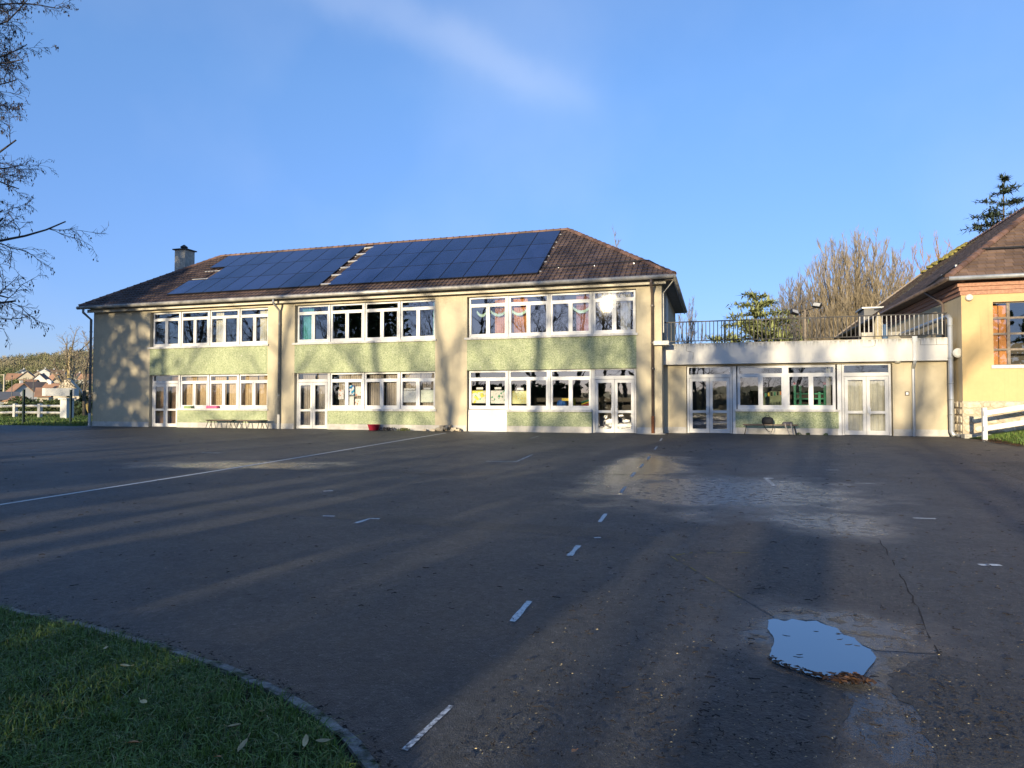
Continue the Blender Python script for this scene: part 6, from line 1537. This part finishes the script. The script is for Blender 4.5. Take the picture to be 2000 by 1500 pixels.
# wooded hill: one mass of leafless trees
def woods(name, cent, k, seed):
    rs = np.random.RandomState(seed); cent = np.array(cent); n = len(cent)
    dv = rs.normal(0, 1, (n, k, 3)); dv /= np.linalg.norm(dv, axis=2, keepdims=True); dv *= (rs.uniform(0.2, 1, (n, k, 1)) ** .55)
    hh = cent[:, 3][:, None]; hw_ = hh * cent[:, 5][:, None]
    Pp = np.stack([cent[:, 0][:, None] + dv[..., 0] * hw_, cent[:, 1][:, None] + dv[..., 1] * hw_, cent[:, 2][:, None] + hh * (.52 + .5 * dv[..., 2])], -1).reshape(-1, 3)
    sz = rs.uniform(.3, 1.0, (n * k, 1)) * np.repeat(cent[:, 3], k)[:, None] / 6.5
    e1 = rs.normal(0, 1, (n * k, 3)); e1 /= np.linalg.norm(e1, axis=1, keepdims=True); e1[:, 2] = np.abs(e1[:, 2]) + .7; e2 = np.cross(e1, rs.normal(0, 1, (n * k, 3))); e2 /= np.linalg.norm(e2, axis=1, keepdims=True)
    V = np.stack([Pp - e2 * sz * .24, Pp + e2 * sz * .24, Pp + e1 * sz * .75], 1).reshape(-1, 3); F = np.arange(n * k * 3).reshape(-1, 3)
    tn = np.clip(np.repeat(cent[:, 4], k) * .75 + rs.rand(n * k) * .25, 0, 1)
    o = npmesh(name, V, F, 'brown_wood', tn); o['kind'] = 'stuff'; return o
rs = np.random.RandomState(17); cent = []
while len(cent) < 2400:
    u = rs.uniform(-1.02, -0.52); d = 430 + 480 * rs.random_sample() ** 0.8
    x, y = at_px(u, d)
    cent.append((x, y, tz(x, y) - .5, rs.uniform(6, 12.5), rs.rand(), rs.uniform(.3, .6)))
for i in range(260):
    u = rs.uniform(-1.0, -0.55); d = rs.uniform(150, 430); x, y = at_px(u, d); cent.append((x, y, tz(x, y) - .3, rs.uniform(2.5, 5.5), rs.rand(), rs.uniform(.35, .6)))
woods('woods', cent, 130, 18)
cent = []
for i in range(420):
    a = rs.uniform(-1.35, 1.35); r_ = rs.uniform(75, 125); x, y = r_ * math.sin(a), -r_ * math.cos(a); cent.append((x, y, tz(x, y) - .3, rs.uniform(3.5, 7.0) * r_ / 105, rs.rand(), rs.uniform(.35, .6)))
woods('woods', cent, 220, 19)  # unseen tree belt behind the viewer, added to darken the window reflections
# a few dark evergreens among the houses
for i, (px, d, h, lb) in enumerate(((6, 330, 9, 'dark evergreen at the foot of the wooded hill on the far left'), (16, 200, 6, 'olive tree beside the pale utility pole'), (44, 220, 5, 'dark green tree among the village roofs'), (27, 225, 5, 'round dark bush before the brown roofed house'), (62, 520, 13, 'dark tree in the middle of the hillside'))):
    x, y = at_px(U(px), d); z0 = tz(x, y)
    bush((x, y, z0 + h * .5), (h * .55, h * .5, h * .55), 700, .6, lb, 'hedge_leaf' if i != 1 else 'olive_leaf', 120 + i, 'tree', 'evergreen_tree', .4)

# white rail fence climbing the bank at the right
wf = thing('timber_fence', 'white two-rail fence climbing the grass bank beside the hall', 'fence', (8.1, 24.45, 0.06))
me = MB().box(-.06, .06, -.06, .06, -.05, 1.06).mesh('post', 'white_paint')
fd = Vector((1.0, 0.05)).normalized()
for i in range(3):
    x = 8.12 + fd.x * 2.3 * i; y = 24.5 + fd.y * 2.3 * i; place('post', me, (x, y, 0.06 + 0.19 * 2.3 * i), wf)
for zc in (.40, .88):
    mb = MB(); n0 = len(mb.v); L = 4.6; x0, y0, x1, y1 = 8.06, 24.43, 8.12 + fd.x * L, 24.43 + fd.y * L
    for (x, y, zz) in ((x0, y0, 0.06), (x1, y1, 0.06 + .19 * L)):
        mb.v += [(x, y - .065, zz + zc - .075), (x, y - .03, zz + zc - .075), (x, y - .03, zz + zc + .075), (x, y - .065, zz + zc + .075)]
    for i in range(4): j = (i + 1) % 4; mb.face(i, j, 4 + j, 4 + i)
    mb.face(3, 2, 1, 0); mb.face(4, 5, 6, 7); mb.build('rail', 'white_paint', wf)
tag(MB().box(8.1, 9.1, 26.2, 26.55, 0.0, 0.2).build('kerb_step', 'concrete'), 'mossy concrete kerb at the foot of the stone base', 'kerb')
mb = MB()
for i in range(420):
    x = 7.95 + abs(rp_.gauss(0, .5)); y = rp_.uniform(21.6, 24.6); z0 = bank_h(x + .1, y) + .015; a = rp_.uniform(0, 6.28); s_ = rp_.uniform(.03, .06); mb.tint = rp_.random()
    mb.quad((x - s_ * math.cos(a), y - s_ * math.sin(a), z0), (x + s_ * .5 * math.sin(a), y - s_ * .5 * math.cos(a), z0 + .01), (x + s_ * math.cos(a), y + s_ * math.sin(a), z0), (x - s_ * .5 * math.sin(a), y + s_ * .5 * math.cos(a), z0 + .012))
tag(mb.build('fallen_leaves', 'dead_leaf'), kind='stuff')

# ------------------------------------------------------------------ litter on the asphalt, leaves on the lawn and by the puddle
def leaf_mesh(seed, l, w, name='fallen_leaf', mat='pale_leaf'):
    rg = random.Random(seed); mb = MB(); c1 = rg.uniform(.1, .35) * w; bend = rg.uniform(-.2, .5) * l
    prof = [(-.5, 0), (-.25, .75), (.05, 1), (.3, .7), (.5, 0)]
    for f, ww in prof:
        x = f * l; zc = bend * f * f
        mb.v += [(x, -w / 2 * ww, zc + c1 * ww), (x, 0, zc), (x, w / 2 * ww, zc + c1 * ww)]
    for i in range(4):
        for j in range(2): a = 3 * i + j; mb.face(a, a + 1, a + 4, a + 3)
    mb.tube([(-l * .5, 0, bend * .25), (-l * .72, 0.004, bend * .3 + .006)], .0012, 3); return mb.mesh(name, mat)
LM = [leaf_mesh(i, .055, .022) for i in range(4)]
OM = leaf_mesh(9, .045, .026, mat='orange_leaf')
rg = random.Random(2)
def lay(me, x, y, label, cat='leaf', group='dry leaves on the foreground lawn', z=None, sc=1.0):
    o = place('fallen_leaf', me, (x, y, (lawn_h(x, y) + .042) if z is None else z)); o.rotation_euler = (rg.uniform(-.4, .4), rg.uniform(-.4, .4), rg.uniform(0, 6.28)); o.scale = (sc,) * 3
    return tag(o, label, cat, group)
for x, y in ((-3.05, 2.78), (-2.62, 2.45), (-2.05, 2.34), (-1.74, 2.12), (-1.72, 2.25), (-1.43, 2.12), (-1.37, 2.14), (-1.62, 2.02), (-2.25, 2.2), (-1.2, 1.83), (-2.9, 2.6)):
    lay(rg.choice(LM), x, y, 'small pale dry leaf lying in the foreground grass', sc=rg.uniform(.8, 1.25))
lay(OM, -2.02, 1.93, 'orange leaf near the bottom left of the foreground lawn'); lay(OM, -1.66, 1.94, 'small yellow-orange leaf in the middle of the foreground lawn', sc=.7)
lay(OM, -.51, 2.45, 'lone orange leaf on the asphalt at the bottom of the picture', group=None, z=.012, sc=.7)
lay(LM[1], .73, 2.65, 'single pale leaf on the asphalt below the puddle', group=None, z=.012, sc=.8)
# leaf drift on the near edge of the puddle
mb = MB()
def flake(x, y, z, s_, rg):
    a = rg.uniform(0, 6.28); ca, sa = math.cos(a), math.sin(a); mb.tint = rg.random(); w_ = s_ * rg.uniform(.3, .6); t1, t2 = rg.uniform(0, s_ * .5), rg.uniform(0, s_ * .5)
    mb.quad((x - s_ * ca, y - s_ * sa, z), (x + w_ * sa, y - w_ * ca, z + t1), (x + s_ * ca, y + s_ * sa, z + t2 * .5), (x - w_ * sa, y + w_ * ca, z + t2))
for i in range(150):
    t_ = rg.random(); base = [(0.25, 3.60), (0.34, 3.51), (0.45, 3.44), (0.56, 3.42), (0.66, 3.48)]
    f = t_ * 4; k = min(int(f), 3); x = base[k][0] + (base[k + 1][0] - base[k][0]) * (f - k); y = base[k][1] + (base[k + 1][1] - base[k][1]) * (f - k)
    flake(x + rg.gauss(0, .012), y + rg.gauss(0, .014), .010 + rg.random() * .012, rg.uniform(.008, .024), rg)
for i in range(120): flake(rg.gauss(.585, .045), rg.gauss(3.435, .022), .010 + rg.random() * .022, rg.uniform(.012, .034), rg)
tag(mb.build('leaf_drift', 'dead_leaf'), kind='stuff')
mb = MB()
for i in range(9):
    x, y, a = rg.uniform(.34, .72), rg.uniform(3.55, 4.2), rg.uniform(-.6, .3); l = rg.uniform(.02, .05); mb.tube([(x, y, .0045), (x + l * .5 * math.cos(a), y + l * .5 * math.sin(a), .0048), (x + l * math.cos(a + .3), y + l * math.sin(a + .3), .0045)], [.001, .0016, .0008], 4)
tag(mb.build('floating_debris', 'debris'), kind='stuff')
# twigs and crumbs over the yard
mb = MB(); rg = random.Random(23)
def spot(): 
    d = 2.2 / (rg.random() ** .9 * .85 + .05); u = rg.uniform(-.8, .8); x, y = at_px(u, min(d, 30)); return x, y, min(d, 30)
cnt = 0
while cnt < 4200:
    x, y, d = spot()
    if y > 25.5 or y < 1.6: continue
    if x < -1 and y < 3.5 and d < 4.2 or (.2 < x < .82 and 3.4 < y < 4.4): continue
    dense = (x > -0.9) or (-4 < x and y > 8 and rg.random() < .5) or rg.random() < .35
    if not dense: continue
    s_ = rg.uniform(.0025, .0080) * (1 + d * .12); z0 = gz(x, y) + .007; a = rg.uniform(0, 6.28); mb.tint = rg.random() ** 2
    if rg.random() < .25: 
        l = s_ * rg.uniform(2, 5); p = (x, y, z0 + .002); q = (x + l * .5 * math.cos(a), y + l * .5 * math.sin(a), z0 + .005); r_ = (x + l * math.cos(a + .5), y + l * math.sin(a + .5), z0 + .003); mb.tube([p, q, r_], s_ * .25, 4)
    else: flake(x, y, z0, s_, rg)
    cnt += 1
tag(mb.build('yard_litter', 'debris'), kind='stuff')
mb = MB(); cnt = 0
while cnt < 900:
    x, y, d = spot()
    if y > 25.5 or y < 1.6 or (x < -0.9 and (y < 3.5 or rg.random() < .75)) or (.2 < x < .82 and 3.4 < y < 4.4): continue
    s_ = rg.uniform(.002, .006) * (1 + d * .05); flake(x, y, gz(x, y) + .007, s_, rg); cnt += 1
tag(mb.build('dry_crumbs', 'pale_leaf'), kind='stuff')
# moss and dirt along the outer side of the kerb
mb = MB(); kk = along(KERB, .05)
for i in range(1300):
    p = rg.choice(kk[20:]); o_ = rg.random() ** 2 * .07; q = offset([(p.x, p.y), (p.x + .01, p.y - .006)], -o_)[0]; flake(q[0] + rg.gauss(0, .02), q[1] + rg.gauss(0, .02), .008 + rg.random() * .014, rg.uniform(.006, .018), rg)
tag(mb.build('kerb_dirt', 'debris'), kind='stuff')
